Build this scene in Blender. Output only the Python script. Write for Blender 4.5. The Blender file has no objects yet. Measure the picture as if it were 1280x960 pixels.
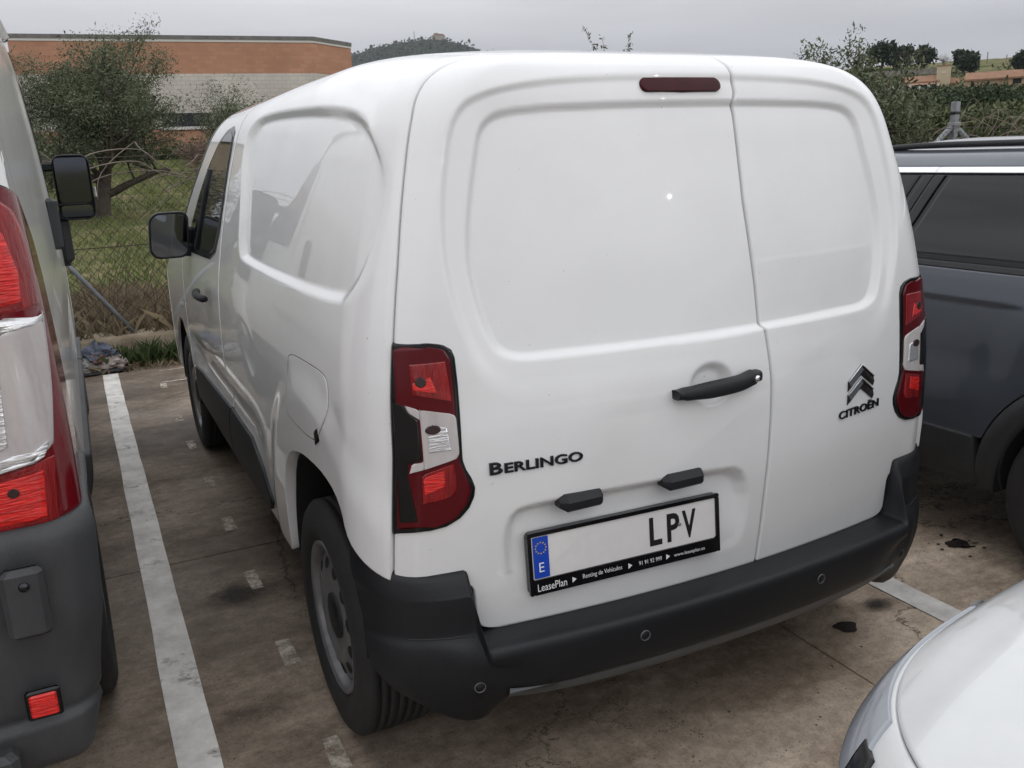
import bpy, math, random
import numpy as np
from mathutils import Matrix, Vector

# ------------------------------------------------------------------ camera, sky, sun, exposure
sc = bpy.context.scene
C = sc.collection
CAM_F, CAM_POS = 1093.56, (-1.3807, -1.5778, 1.5786)
CAM_YAW, CAM_PITCH, CAM_ROLL = math.radians(-25.97), math.radians(-14.82), math.radians(-2.173)
def cam_axes():
    cy, sy, cp, sp = math.cos(CAM_YAW), math.sin(CAM_YAW), math.cos(CAM_PITCH), math.sin(CAM_PITCH)
    f = np.array([-sy*cp, cy*cp, sp]); r = np.array([cy, sy, 0.]); u = np.cross(r, f)
    cr, sr = math.cos(CAM_ROLL), math.sin(CAM_ROLL)
    return cr*r+sr*u, -sr*r+cr*u, f
AX = cam_axes()
cd = bpy.data.cameras.new('camera'); cam = bpy.data.objects.new('camera', cd); C.objects.link(cam)
cd.sensor_width = 36; cd.lens = 36*CAM_F/1280; cd.clip_start = .02; cd.clip_end = 6000
m = Matrix.Identity(4)
for i in range(3):
    m[i][0], m[i][1], m[i][2], m[i][3] = AX[0][i], AX[1][i], -AX[2][i], CAM_POS[i]
cam.matrix_world = m
sc.camera = cam

SUN_DIR = np.array([0.56, -0.79, 0.26])      # towards the veiled sun, behind the camera
SUN_DIR /= np.linalg.norm(SUN_DIR)
w = bpy.data.worlds.new('World'); sc.world = w; w.use_nodes = True
nt = w.node_tree; N = nt.nodes; L = nt.links
bg = N['Background']
tc = N.new('ShaderNodeTexCoord'); sep = N.new('ShaderNodeSeparateXYZ'); L.new(tc.outputs['Generated'], sep.inputs[0])
ramp = N.new('ShaderNodeValToRGB'); L.new(sep.outputs['Z'], ramp.inputs[0])     # overcast sky: zenith about three times the horizon
e = ramp.color_ramp.elements
e[0].position = 0.0; e[0].color = (.515, .525, .560, 1)
e[1].position = 1.0; e[1].color = (1.38, 1.40, 1.45, 1)
n1 = e.new(.10); n1.color = (.520, .530, .568, 1)
n2 = e.new(.32); n2.color = (1.18, 1.19, 1.23, 1)
mp = N.new('ShaderNodeMapping'); mp.inputs['Scale'].default_value = (1.2, 1.2, 9); L.new(tc.outputs['Generated'], mp.inputs[0])
nz = N.new('ShaderNodeTexNoise'); nz.inputs['Scale'].default_value = 1.6; nz.inputs['Detail'].default_value = 5; L.new(mp.outputs[0], nz.inputs[0])
mr = N.new('ShaderNodeMapRange'); mr.inputs[1].default_value = .3; mr.inputs[2].default_value = .7; mr.inputs[3].default_value = .85; mr.inputs[4].default_value = 1.12
L.new(nz.outputs[0], mr.inputs[0])
mx = N.new('ShaderNodeVectorMath'); mx.operation = 'SCALE'; L.new(ramp.outputs[0], mx.inputs[0]); L.new(mr.outputs[0], mx.inputs['Scale'])
L.new(mx.outputs[0], bg.inputs[0]); bg.inputs[1].default_value = 1.0
sd = bpy.data.lights.new('sun', 'SUN'); sun = bpy.data.objects.new('sun', sd); C.objects.link(sun)
sd.energy = .14; sd.angle = math.radians(.25); sd.color = (1, .95, .88)
sun.rotation_euler = Vector(SUN_DIR.tolist()).to_track_quat('Z', 'Y').to_euler()
sc.view_settings.view_transform = 'Standard'; sc.view_settings.look = 'None'
sc.view_settings.exposure = 0.09; sc.view_settings.gamma = 1.0; sc.view_settings.use_curve_mapping = False

# ------------------------------------------------------------------ helpers
rng = np.random.default_rng(7); random.seed(7)
MATS = {}
def mat(name, col, rough=.5, metal=0., coat=0., var=0., vscale=4., bump=0., bscale=60., spec=.5, col2=None, coat_rough=.03, stretch=None):
    """principled surface; var mixes col with col2 (or a darker tone) by noise, bump is fine relief"""
    if name in MATS: return MATS[name]
    mt = bpy.data.materials.new(name); mt.use_nodes = True; t = mt.node_tree; n = t.nodes; l = t.links
    b = n['Principled BSDF']
    b.inputs['Base Color'].default_value = (*col, 1); b.inputs['Roughness'].default_value = rough; b.inputs['Metallic'].default_value = metal
    b.inputs['Coat Weight'].default_value = coat; b.inputs['Coat Roughness'].default_value = coat_rough; b.inputs['Specular IOR Level'].default_value = spec
    co = n.new('ShaderNodeTexCoord'); src = co.outputs['Object']
    if stretch:
        mpp = n.new('ShaderNodeMapping'); mpp.inputs['Scale'].default_value = stretch; l.new(src, mpp.inputs[0]); src = mpp.outputs[0]
    if var or col2:
        z = n.new('ShaderNodeTexNoise'); z.inputs['Scale'].default_value = vscale; z.inputs['Detail'].default_value = 6; z.inputs['Roughness'].default_value = .65; l.new(src, z.inputs[0])
        r = n.new('ShaderNodeValToRGB'); l.new(z.outputs[0], r.inputs[0])
        c2 = col2 or tuple(c*(1-var) for c in col)
        r.color_ramp.elements[0].position = .32; r.color_ramp.elements[1].position = .68
        r.color_ramp.elements[0].color = (*c2, 1); r.color_ramp.elements[1].color = (*col, 1)
        l.new(r.outputs[0], b.inputs['Base Color'])
    if bump:
        z2 = n.new('ShaderNodeTexNoise'); z2.inputs['Scale'].default_value = bscale; z2.inputs['Detail'].default_value = 4; l.new(src, z2.inputs[0])
        bp = n.new('ShaderNodeBump'); bp.inputs['Strength'].default_value = bump; bp.inputs['Distance'].default_value = .01; l.new(z2.outputs[0], bp.inputs['Height']); l.new(bp.outputs[0], b.inputs['Normal'])
    MATS[name] = mt; return mt

def tag(o, label=None, cat=None, group=None, kind=None):
    if label: o['label'] = label
    if cat: o['category'] = cat
    if group: o['group'] = group
    if kind: o['kind'] = kind
    return o
def empty(name, loc=(0, 0, 0), rz=0., label=None, cat=None, group=None):
    o = bpy.data.objects.new(name, None); C.objects.link(o); o.location = loc; o.rotation_euler = (0, 0, rz); o.empty_display_size = .2
    return tag(o, label, cat, group)
def mk(name, V, F, mt, parent=None, smooth=True, loc=None):
    """one mesh object from arrays; F is an (n,3)/(n,4) array or a list of tuples"""
    me = bpy.data.meshes.new(name); V = np.asarray(V, np.float32).reshape(-1, 3)
    if isinstance(F, np.ndarray):
        k = F.shape[1]; me.vertices.add(len(V)); me.vertices.foreach_set('co', V.ravel())
        me.loops.add(F.size); me.loops.foreach_set('vertex_index', F.astype(np.int32).ravel())
        me.polygons.add(len(F)); me.polygons.foreach_set('loop_start', np.arange(0, F.size, k, dtype=np.int32))
        try: me.polygons.foreach_set('loop_total', np.full(len(F), k, np.int32))
        except Exception: pass
        me.update(calc_edges=True); me.validate()
    else:
        me.from_pydata(V.tolist(), [], F); me.update()
    if smooth: me.polygons.foreach_set('use_smooth', np.ones(len(me.polygons), bool))
    if mt is not None: me.materials.append(mt)
    o = bpy.data.objects.new(name, me); C.objects.link(o)
    if parent is not None: o.parent = parent
    if loc is not None: o.location = loc
    return o
class MB:
    """collects shapes that become ONE mesh"""
    def __init__(s): s.v = []; s.f = []; s.n = 0
    def add(s, V, F):
        V = np.asarray(V, float).reshape(-1, 3); s.v.append(V); s.f += [tuple(i+s.n for i in f) for f in F]; s.n += len(V); return s
    def box(s, c, d, rot=None, bev=0.):
        c = np.array(c, float); h = np.array(d, float)/2
        if bev <= 0:
            V = np.array([[x, y, z] for x in (-1, 1) for y in (-1, 1) for z in (-1, 1)])*h
            F = [(0, 1, 3, 2), (4, 6, 7, 5), (0, 4, 5, 1), (2, 3, 7, 6), (0, 2, 6, 4), (1, 5, 7, 3)]
        else:
            V = []; F = []
            for k, (zz, ins) in enumerate([(-h[2], bev), (-h[2]+bev, 0), (h[2]-bev, 0), (h[2], bev)]):
                a, b = h[0]-ins, h[1]-ins; q = bev
                V += [(-a+q, -b, zz), (a-q, -b, zz), (a, -b+q, zz), (a, b-q, zz), (a-q, b, zz), (-a+q, b, zz), (-a, b-q, zz), (-a, -b+q, zz)]
            for k in range(3): F += [(8*k+i, 8*k+(i+1) % 8, 8*k+8+(i+1) % 8, 8*k+8+i) for i in range(8)]
            F += [tuple(range(7, -1, -1)), tuple(range(24, 32))]; V = np.array(V)
        if rot is not None: V = V@np.array(rot).T
        return s.add(V+c, F)
    def tube(s, pts, r, n=6, cap=True):
        P = np.asarray(pts, float); r = np.broadcast_to(np.asarray(r, float), (len(P),))
        T = np.gradient(P, axis=0); T /= np.linalg.norm(T, axis=1)[:, None]+1e-12
        ref = np.array([0, 0, 1.]) if abs(T[0][2]) < .9 else np.array([1., 0, 0])
        V = []
        u = np.cross(T[0], ref); u /= np.linalg.norm(u)
        for p, t, rr in zip(P, T, r):
            u = u-t*(u@t); u /= np.linalg.norm(u)+1e-12; w_ = np.cross(t, u)
            for k in range(n):
                a = 2*math.pi*k/n; V.append(p+rr*(math.cos(a)*u+math.sin(a)*w_))
        F = [(i*n+k, i*n+(k+1) % n, (i+1)*n+(k+1) % n, (i+1)*n+k) for i in range(len(P)-1) for k in range(n)]
        if cap: F += [tuple(range(n-1, -1, -1)), tuple((len(P)-1)*n+k for k in range(n))]
        return s.add(V, F)
    def lathe(s, prof, n=48, axis='x', c=(0, 0, 0), close=False):
        """prof: (radius, offset along axis)"""
        V = []
        for k in range(n):
            a = 2*math.pi*k/n; ca, sa = math.cos(a), math.sin(a)
            for r, o in prof:
                V.append({'x': (o, r*ca, r*sa), 'y': (r*ca, o, r*sa), 'z': (r*ca, r*sa, o)}[axis])
        p = len(prof); F = []
        for k in range(n):
            k2 = (k+1) % n
            for i in range(p-1): F.append((k*p+i, k2*p+i, k2*p+i+1, k*p+i+1))
        return s.add(np.array(V)+np.array(c), F)
    def prism(s, poly, d0, d1, plane='xz'):
        """flat outline with thickness; poly lies in the named plane, d0..d1 along the third axis"""
        poly = np.asarray(poly, float); n = len(poly); V = []
        for d in (d0, d1):
            for a, b in poly: V.append({'xz': (a, d, b), 'xy': (a, b, d), 'yz': (d, a, b)}[plane])
        F = [tuple(range(n)), tuple(range(2*n-1, n-1, -1))]+[(i, n+i, n+(i+1) % n, (i+1) % n) for i in range(n)]
        return s.add(V, F)
    def build(s, name, mt, parent=None, smooth=False, loc=None):
        return mk(name, np.concatenate(s.v), s.f, mt, parent, smooth, loc)
def gridfaces(m, n):
    i = np.arange(m-1)[:, None]*n+np.arange(n-1)[None]; return np.stack([i, i+1, i+n+1, i+n], -1).reshape(-1, 4)
def normals(P, centre):
    a = np.gradient(P, axis=0); b = np.gradient(P, axis=1); nn = np.cross(a, b); nn /= np.linalg.norm(nn, axis=-1)[..., None]+1e-12
    s = np.sign(np.sum(nn*(P-np.asarray(centre)), -1)); med = 1. if np.median(s) >= 0 else -1.
    return nn*med
def panel(name, P, mt, parent, centre, disp=None, flange=.02, roll=.003, off=0.):
    """sheet-metal panel: displaced inward by disp, edges rolled and turned in"""
    nn = normals(P, centre)
    if disp is not None: P = P-nn*disp(P)[..., None]; nn = normals(P, centre)
    P = P+nn*off
    if flange > 0:
        for ax in (0, 1):
            e0 = np.take(P, [0], ax); e1 = np.take(P, [-1], ax)
            def out(k, kk):
                d = np.take(P, [k], ax)-np.take(P, [kk], ax); d = d/(np.linalg.norm(d, axis=-1)[..., None]+1e-9)
                nb = np.take(nn, [k], ax); a = np.take(P, [k], ax)
                r1 = a+d*roll-nb*roll; r2 = r1-nb*flange
                return r1, r2, nb
            a1, a2, na = out(0, 1); b1, b2, nb_ = out(-1, -2)
            P = np.concatenate([a2, a1, P, b1, b2], ax); nn = np.concatenate([na, na, nn, nb_, nb_], ax)
    return mk(name, P, gridfaces(*P.shape[:2]), mt, parent)
def chaikin(poly, k=3):
    p = np.asarray(poly, float)
    for _ in range(k):
        q = np.roll(p, -1, 0); p = np.stack([.75*p+.25*q, .25*p+.75*q], 1).reshape(-1, 2)
    return p
def sdf(poly, X, Y):
    """signed distance to a closed outline, negative inside"""
    sh = X.shape; p = np.stack([X.ravel(), Y.ravel()], -1); d = np.full(len(p), 1e9); ins = np.zeros(len(p), bool)
    for a, b in zip(poly, np.roll(poly, -1, 0)):
        e_ = b-a; w_ = p-a; t = np.clip((w_@e_)/(e_@e_+1e-15), 0, 1); dd = w_-t[:, None]*e_; d = np.minimum(d, (dd*dd).sum(1))
        c = ((a[1] > p[:, 1]) != (b[1] > p[:, 1])); xi = a[0]+(p[:, 1]-a[1])*(b[0]-a[0])/((b[1]-a[1]) if b[1] != a[1] else 1e-12)
        ins ^= c & (p[:, 0] < xi)
    d = np.sqrt(d); return np.where(ins, -d, d).reshape(sh)
def text_mesh(s, width=None, height=None, bold=0.):
    cu = bpy.data.curves.new('lettering', 'FONT'); cu.body = s; cu.extrude = 0; cu.offset = bold; cu.resolution_u = 3
    o = bpy.data.objects.new('lettering', cu); C.objects.link(o)
    dg = bpy.context.evaluated_depsgraph_get(); dg.update(); me = o.evaluated_get(dg).to_mesh()
    V = np.array([v.co[:] for v in me.vertices]); F = [tuple(p.vertices) for p in me.polygons]
    o.evaluated_get(dg).to_mesh_clear(); bpy.data.objects.remove(o); bpy.data.curves.remove(cu)
    V = V[:, :2]-V[:, :2].min(0); sz = V.max(0)
    sx = width/sz[0] if width else height/sz[1]; sy = height/sz[1] if height else sx
    return V*[sx, sy], F
def pchip(xs, ys, x):
    xs=np.asarray(xs,float); ys=np.asarray(ys,float); x=np.clip(np.asarray(x,float),xs[0],xs[-1])
    h=np.diff(xs); d=np.diff(ys)/h
    m=np.zeros_like(ys); m[0]=d[0]; m[-1]=d[-1]
    for i in range(1,len(xs)-1):
        if d[i-1]*d[i]>0:
            w1=2*h[i]+h[i-1]; w2=h[i]+2*h[i-1]
            m[i]=(w1+w2)/(w1/d[i-1]+w2/d[i])
    i=np.clip(np.searchsorted(xs,x)-1,0,len(xs)-2)
    t=(x-xs[i])/h[i]
    return ((1+2*t)*(1-t)**2*ys[i]+t*(1-t)**2*h[i]*m[i]+t*t*(3-2*t)*ys[i+1]+t*t*(t-1)*h[i]*m[i+1])
def sst(a,b,x):
    t=np.clip((np.asarray(x,float)-a)/(b-a),0,1); return t*t*(3-2*t)
class Shell:
    """body as stacked plan outlines; table rows: half width, height, rear y, front y"""
    def __init__(s, rows, rc=.14, crown=.1, lift=None, taper=None):
        r=np.array(rows,float); s.r=r
        d=np.hypot(np.diff(r[:,0]),np.diff(r[:,1])); s.v=np.r_[0,np.cumsum(d)]; s.v/=s.v[-1]
        s.rc=rc; s.crown=crown; s.lift=lift; s.taper=taper
    def V(s,z): return np.interp(z, pchip(s.v,s.r[:,1],np.linspace(0,1,800)), np.linspace(0,1,800))
    def W(s,v): return pchip(s.v,s.r[:,0],v)
    def Z(s,v): return pchip(s.v,s.r[:,1],v)
    def YR(s,v): return pchip(s.v,s.r[:,2],v)
    def YF(s,v): return pchip(s.v,s.r[:,3],v)
    def fin(s,x,y,v):
        z=s.Z(v)+0*x
        if s.taper is not None: x=x*s.taper(y,z)
        if s.lift is not None: z=z+s.lift(y,z)
        return np.stack(np.broadcast_arrays(x,y,z),-1)
    def rear(s,x,v):
        x=np.asarray(x,float); W=s.W(v); rc=np.minimum(s.rc,W*.6); a=np.abs(x)
        t=np.clip((a-(W-rc))/rc,0,.9999)
        return s.fin(x, s.YR(v)+s.crown*x*x+rc*(1-np.sqrt(1-t*t)), v)
    def q(s,q,v):           # arc coordinate round the rear corner
        q=np.asarray(q,float); W=s.W(v); rc=np.minimum(s.rc,W*.6); a=np.abs(q); s1=W-rc; arc=rc*np.pi/2
        th=np.clip((a-s1)/rc,0,np.pi/2)
        x=np.minimum(a,s1)+rc*np.sin(th); y=s.YR(v)+s.crown*x*x+rc*(1-np.cos(th))+np.maximum(a-s1-arc,0)
        return s.fin(np.sign(q)*x,y,v)
    def qy(s,y,v):          # arc coordinate of a y on the side
        W=s.W(v); rc=np.minimum(s.rc,W*.6)
        return y-(s.YR(v)+s.crown*W*W+rc)+W-rc+rc*np.pi/2
    def qth(s,th,v):
        W=s.W(v); rc=np.minimum(s.rc,W*.6); return W-rc+rc*th
    def side(s,y,v,sg=-1):
        return s.fin(sg*s.W(v)+0*y, y+0*v, v)
# ------------------------------------------------------------------ materials
M_white = mat('white paint', (.775, .775, .775), rough=.38, coat=1., coat_rough=.012, var=.05, vscale=3)
def specks(mt, film=0.):
    t = mt.node_tree; n = t.nodes; l = t.links; b = n['Principled BSDF']; src = b.inputs['Base Color'].links[0].from_socket; co = n.new('ShaderNodeTexCoord')
    z = n.new('ShaderNodeTexNoise'); z.inputs['Scale'].default_value = 75; z.inputs['Detail'].default_value = 2; l.new(co.outputs['Object'], z.inputs[0])
    z2 = n.new('ShaderNodeTexNoise'); z2.inputs['Scale'].default_value = 2.2; z2.inputs['Detail'].default_value = 6; l.new(co.outputs['Object'], z2.inputs[0])
    r = n.new('ShaderNodeMapRange'); r.inputs[1].default_value = .755; r.inputs[2].default_value = .80; r.inputs[4].default_value = .7; l.new(z.outputs[0], r.inputs[0])
    r2 = n.new('ShaderNodeMapRange'); r2.inputs[1].default_value = .50; r2.inputs[2].default_value = .75; r2.inputs[4].default_value = .13; l.new(z2.outputs[0], r2.inputs[0])
    mx_ = n.new('ShaderNodeMath'); mx_.operation = 'MAXIMUM'; l.new(r.outputs[0], mx_.inputs[0]); l.new(r2.outputs[0], mx_.inputs[1])
    if film:        # road film thrown up along the lower skin
        sz = n.new('ShaderNodeSeparateXYZ'); l.new(co.outputs['Object'], sz.inputs[0]); zr_ = n.new('ShaderNodeMapRange'); zr_.inputs[1].default_value = .95; zr_.inputs[2].default_value = .40; zr_.inputs[4].default_value = film; l.new(sz.outputs[2], zr_.inputs[0])
        mp_ = n.new('ShaderNodeMapping'); mp_.inputs['Scale'].default_value = (9, 9, 1.2); l.new(co.outputs['Object'], mp_.inputs[0]); z3 = n.new('ShaderNodeTexNoise'); z3.inputs['Scale'].default_value = 2.; z3.inputs['Detail'].default_value = 7; l.new(mp_.outputs[0], z3.inputs[0])
        mu = n.new('ShaderNodeMath'); mu.operation = 'MULTIPLY'; l.new(zr_.outputs[0], mu.inputs[0]); l.new(z3.outputs[0], mu.inputs[1]); a2 = n.new('ShaderNodeMath'); a2.operation = 'MAXIMUM'; l.new(mx_.outputs[0], a2.inputs[0]); l.new(mu.outputs[0], a2.inputs[1]); mx_ = a2
    m_ = n.new('ShaderNodeMix'); m_.data_type = 'RGBA'; l.new(mx_.outputs[0], m_.inputs[0]); l.new(src, m_.inputs[6]); m_.inputs[7].default_value = (.36, .33, .28, 1); l.new(m_.outputs[2], b.inputs['Base Color'])
specks(M_white, .16)
M_plastic = mat('black plastic', (.0095, .0105, .0130), rough=.5, spec=.4, var=.25, vscale=6, bump=.12, bscale=400)
M_dark = mat('dark void', (.008, .008, .008), rough=.9)
M_rubber = mat('rubber', (.022, .021, .021), rough=.8, var=.3, vscale=9, bump=.2, bscale=90)
M_glass = mat('dark glass', (.009, .011, .013), rough=.02, spec=.40)
M_rim = mat('steel wheel', (.25, .25, .26), rough=.42, metal=.55, var=.35, vscale=14)
M_chrome = mat('chrome', (.72, .72, .74), rough=.12, metal=1.)
M_dchrome = mat('dark chrome', (.045, .045, .05), rough=.22, metal=.9)
M_black = mat('gloss black', (.006, .006, .007), rough=.15, spec=.4)
M_red = mat('red lens', (.30, .006, .008), rough=.12, coat=.5, col2=(.13, .003, .005), vscale=18, bump=.5, bscale=90, stretch=(2., 2., .25))
M_redbright = mat('bright red reflector', (.85, .018, .012), rough=.15, coat=.5, col2=(.36, .006, .006), vscale=60, stretch=(.3, .3, 2.2), bump=.5, bscale=110)
M_reddark = mat('dark red lens', (.085, .004, .007), rough=.18, coat=.08, spec=.25)
M_clear = mat('clear lens', (.58, .55, .54), rough=.22, coat=1., col2=(.40, .36, .36), vscale=9, stretch=(1, 1, .3))
M_silver = mat('silver reflector', (.72, .72, .73), rough=.25, metal=.7, coat=1., bump=.35, bscale=170, stretch=(.15, .15, 1))
M_hole = mat('bulb hollow', (.03, .012, .012), rough=.4)
M_greyplastic = mat('grey plastic', (.10, .105, .11), rough=.5, var=.2, vscale=8)
M_seam = mat('seam', (.02, .02, .02), rough=.8)

VAN_ROWS = [  # half width, z, rear y, front y
 (.78,.24,.075,4.25),(.845,.30,.075,4.32),(.888,.36,.075,4.37),(.907,.43,.075,4.40),(.914,.62,.070,4.40),(.914,.80,.064,4.36),(.912,.92,.066,4.28),(.906,1.05,.074,4.05),
 (.893,1.16,.086,3.68),(.870,1.28,.102,3.48),(.834,1.42,.126,3.28),(.790,1.56,.154,3.06),(.755,1.65,.174,2.93),
 (.722,1.70,.190,2.84),(.680,1.735,.208,2.76),(.61,1.765,.235,2.66),(.50,1.785,.285,2.55),(.33,1.797,.42,2.40),(.16,1.803,.8,2.2),(0.,1.805,1.5,2.0)]
def van_lift(y, z): return sst(1.2, 1.75, z)*(.062*sst(.12, .95, y)-.014*sst(1.3, 2.6, y))
VAN = Shell(VAN_ROWS, rc=.135, crown=.11, lift=van_lift, taper=lambda y, z: 1-.009*sst(.75, .15, y))
VC = (0, 2.2, .9)                                   # a point inside the body
van = empty('cargo_van', (0, 0, 0), 0, 'white cargo van with unglazed asymmetric rear doors and a blue-banded licence plate', 'van')
def th_seam(z): return np.radians(np.interp(z, [.49, .65, .95, 1.18, 1.35, 1.52, 1.65, 1.73, 1.79], [32, 32, 24, 24, 27, 33, 38, 46, 52]))
def xs_seam(v):
    z = VAN.Z(v); W = VAN.W(v); rc = np.minimum(.135, W*.6); return W-rc+rc*np.sin(th_seam(z))
zr = np.r_[np.linspace(.492, .60, 22), np.linspace(.604, .668, 24), np.linspace(.674, 1.70, 185), np.linspace(1.704, 1.760, 14)]
vr = np.r_[VAN.V(zr), np.linspace(float(VAN.V(1.763)), float(VAN.V(1.786)), 18)]
VTOP = vr[-1]
zz = VAN.Z(vr)
xo = np.minimum(np.interp(zz, [.490, .494, .502, .516, .60, .613, .624, .632, .641, .651, .664, .70], [.60, .635, .657, .669, .674, .680, .697, .75, .80, .838, .862, .95]), xs_seam(vr))
xm = np.interp(zz, [.49, .505, .60, .788, .90, .981, 1.085, 1.118, 1.135, 1.247, 1.443, 1.66, 1.682, 1.705, 1.76, 1.786],
               [.136, .138, .148, .160, .165, .166, .160, .157, .150, .146, .130, .128, .124, .131, .127, .118])
half = lambda pts: np.array(pts+[(-x, z) for x, z in pts[::-1]])
REC_IN = chaikin(half([(0, 1.128), (-.42, 1.134), (-.565, 1.136), (-.602, 1.20), (-.625, 1.32), (-.62, 1.42), (-.585, 1.56), (-.555, 1.655), (-.47, 1.677), (-.2, 1.684)]), 2)
REC_OUT = chaikin(half([(0, 1.002), (-.40, 1.012), (-.565, 1.014), (-.632, 1.09), (-.675, 1.25), (-.688, 1.38), (-.672, 1.52), (-.63, 1.675), (-.53, 1.72), (-.3, 1.748)]), 2)
PLATE_REC = chaikin(np.array([(-.600, .555), (-.600, .782), (-.50, .799), (-.05, .792), (.098, .776), (.098, .560), (0, .545), (-.50, .540)]), 2)
HAND_REC = np.array([(-.03+.066*math.cos(a), 1.010+.054*math.sin(a)) for a in np.linspace(0, 2*math.pi, 40, endpoint=False)])
def door_disp(P):
    X, Z = P[..., 0], P[..., 2]
    di = sdf(REC_IN, X, Z); do = sdf(REC_OUT, X, Z)
    t = np.clip(-do/(np.maximum(-do, 0)+np.maximum(di, 0)+1e-6), 0, 1)*(do < 0)
    lo = sst(1.02, 1.30, Z); d = (.007+.010*lo)*(.45*sst(0, .25+.5*(1-lo), t)+.55*t)+(.017-.006*lo)*sst(.006, -.007, di)
    pr = sdf(PLATE_REC, X, Z); d = d+(.004+.030*sst(.56, .775, Z))*sst(.002, -.030, pr)
    hr = sdf(HAND_REC, X, Z); d = d+.024*sst(.002, -.022, hr)
    return d
def door_y(x, z):
    """outer skin of the rear doors without the pressings"""
    return VAN.rear(np.asarray(x, float), VAN.V(np.asarray(z, float)))[..., 1]
def rear_door(x0, x1, nc):
    s = np.linspace(0, 1, nc); s = .5*s+.5*(.5-.5*np.cos(np.pi*s))
    X = x0[:, None]+(x1-x0)[:, None]*s[None]
    P = VAN.rear(X, np.repeat(vr[:, None], nc, 1))
    return panel('rear_door', P, M_white, van, VC, door_disp, flange=.012, roll=.0035)
doorL = rear_door(-xo, xm-.0070, 150); tag(doorL, 'wide left rear door with plate recess')
doorR = rear_door(xm+.0070, xo, 96); tag(doorR, 'narrow right rear door with badge')

# side skins --------------------------------------------------------
SIDE_REC_O = chaikin(np.array([(1.50, 1.240), (.36, 1.246), (.262, 1.29), (.235, 1.42), (.262, 1.575), (.40, 1.668), (.62, 1.712), (1.50, 1.742), (1.79, 1.715), (1.80, 1.62), (1.68, 1.43), (1.62, 1.27)]), 2)
SIDE_REC_I = chaikin(np.array([(1.47, 1.272), (.40, 1.280), (.300, 1.32), (.272, 1.43), (.295, 1.565), (.43, 1.645), (.64, 1.688), (1.50, 1.718), (1.745, 1.692), (1.755, 1.61), (1.64, 1.43), (1.585, 1.295)]), 2)
def side_disp(P):
    Y, Z = P[..., 1], P[..., 2]
    do = sdf(SIDE_REC_O, Y, Z); di = sdf(SIDE_REC_I, Y, Z)
    t = np.clip(-do/(np.maximum(-do, 0)+np.maximum(di, 0)+1e-6), 0, 1)*(do < 0)
    d = .020*sst(0, 1, t)
    # wheel arch brow: skin swells round the arch
    r = np.hypot(Y-.60, (Z-.42)*.95); d = d-.010*sst(.62, .52, r)*sst(.25, .4, Z)
    # hollow along the lower doors and a soft crease above it
    d = d+.020*np.exp(-((Z-.66)/.075)**2)*sst(1.20, 1.55, Y)*sst(3.3, 2.9, Y)
    return d
def sill_z(y): return np.interp(y, [.95, 2., 3.2], [.405, .365, .335])
def quarter(sg):
    """rear side skin: round the corner from the door seam, then forward to the cab door; rows are level above the arch"""
    cols = [('c', f, z) for f, z in zip(np.linspace(0, 1, 10), [.657, .663, .670, .678, .687, .697, .708, .720, .735, .755])]
    A = [(.295, .775), (.31, .793), (.335, .811), (.37, .824), (.41, .831), (.46, .836), (.52, .836), (.58, .833), (.64, .828), (.70, .818), (.76, .803), (.81, .783), (.85, .758), (.885, .725), (.91, .69), (.928, .65), (.940, .60), (.946, .555), (.950, .51), (.955, .47), (.963, .435), (.975, .415), (.99, .408)]
    cols += [('y', y, z) for y, z in A]+[('y', y, float(sill_z(y))) for y in np.linspace(1.005, 1.996, 84)]
    zs_ = .862; n1, n2 = 44, 210; P = np.zeros((n1+n2, len(cols), 3)); vs = float(VAN.V(zs_))
    for j, (kind, a, z0) in enumerate(cols):
        v0 = float(VAN.V(z0)); v = np.r_[v0+(vs-v0)*np.linspace(0, 1, n1+1)[:-1], np.linspace(vs, VTOP, n2)]
        if kind == 'c': ts = th_seam(VAN.Z(v))+.075; q = VAN.qth(ts+(np.pi/2-ts)*a, v)
        else:
            f = (a-.288)/(1.996-.288); W = VAN.W(v); y90 = VAN.YR(v)+VAN.crown*W*W+np.minimum(VAN.rc, W*.6); q = VAN.qth(np.pi/2, v)+f*(1.996-y90)
        P[:, j] = VAN.q(sg*q, v)
    return panel('side_panel', P, M_white, van, VC, side_disp, flange=.03, roll=.003)
for sg in (-1, 1): quarter(sg)
def yA(v): return np.minimum(3.20, VAN.YF(v)-.24)       # rear edge of wing and A-pillar
for sg in (-1, 1):
    v = np.linspace(float(VAN.V(.365)), VTOP, 120); s = np.linspace(0, 1, 70)
    Y = 2.009+(yA(v)[:, None]-2.009)*s[None]
    fd = panel('front_door', VAN.side(Y, np.repeat(v[:, None], 70, 1), sg), M_white, van, VC, side_disp, flange=.02)
    # wing with the front wheel opening
    ya, zl = [], []
    for k in np.linspace(0, 1, 40):
        y = 3.207+k*(4.02-3.207); ya.append(y); d2 = .40**2-(y-3.56)**2; zl.append(.36+math.sqrt(d2) if d2 > 0 else .30)
    t = np.linspace(0, 1, 60); P = np.zeros((60, 40, 3))
    for j in range(40):
        v0 = float(VAN.V(zl[j])); v = v0+(float(VAN.V(1.13))-v0)*t
        P[:, j] = VAN.side(np.minimum(ya[j], 3.207+(np.minimum(4.02, VAN.YF(v)-.2)-3.207)*j/39), v, sg)
    panel('front_wing', P, M_white, van, VC, None, flange=.02)
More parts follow.
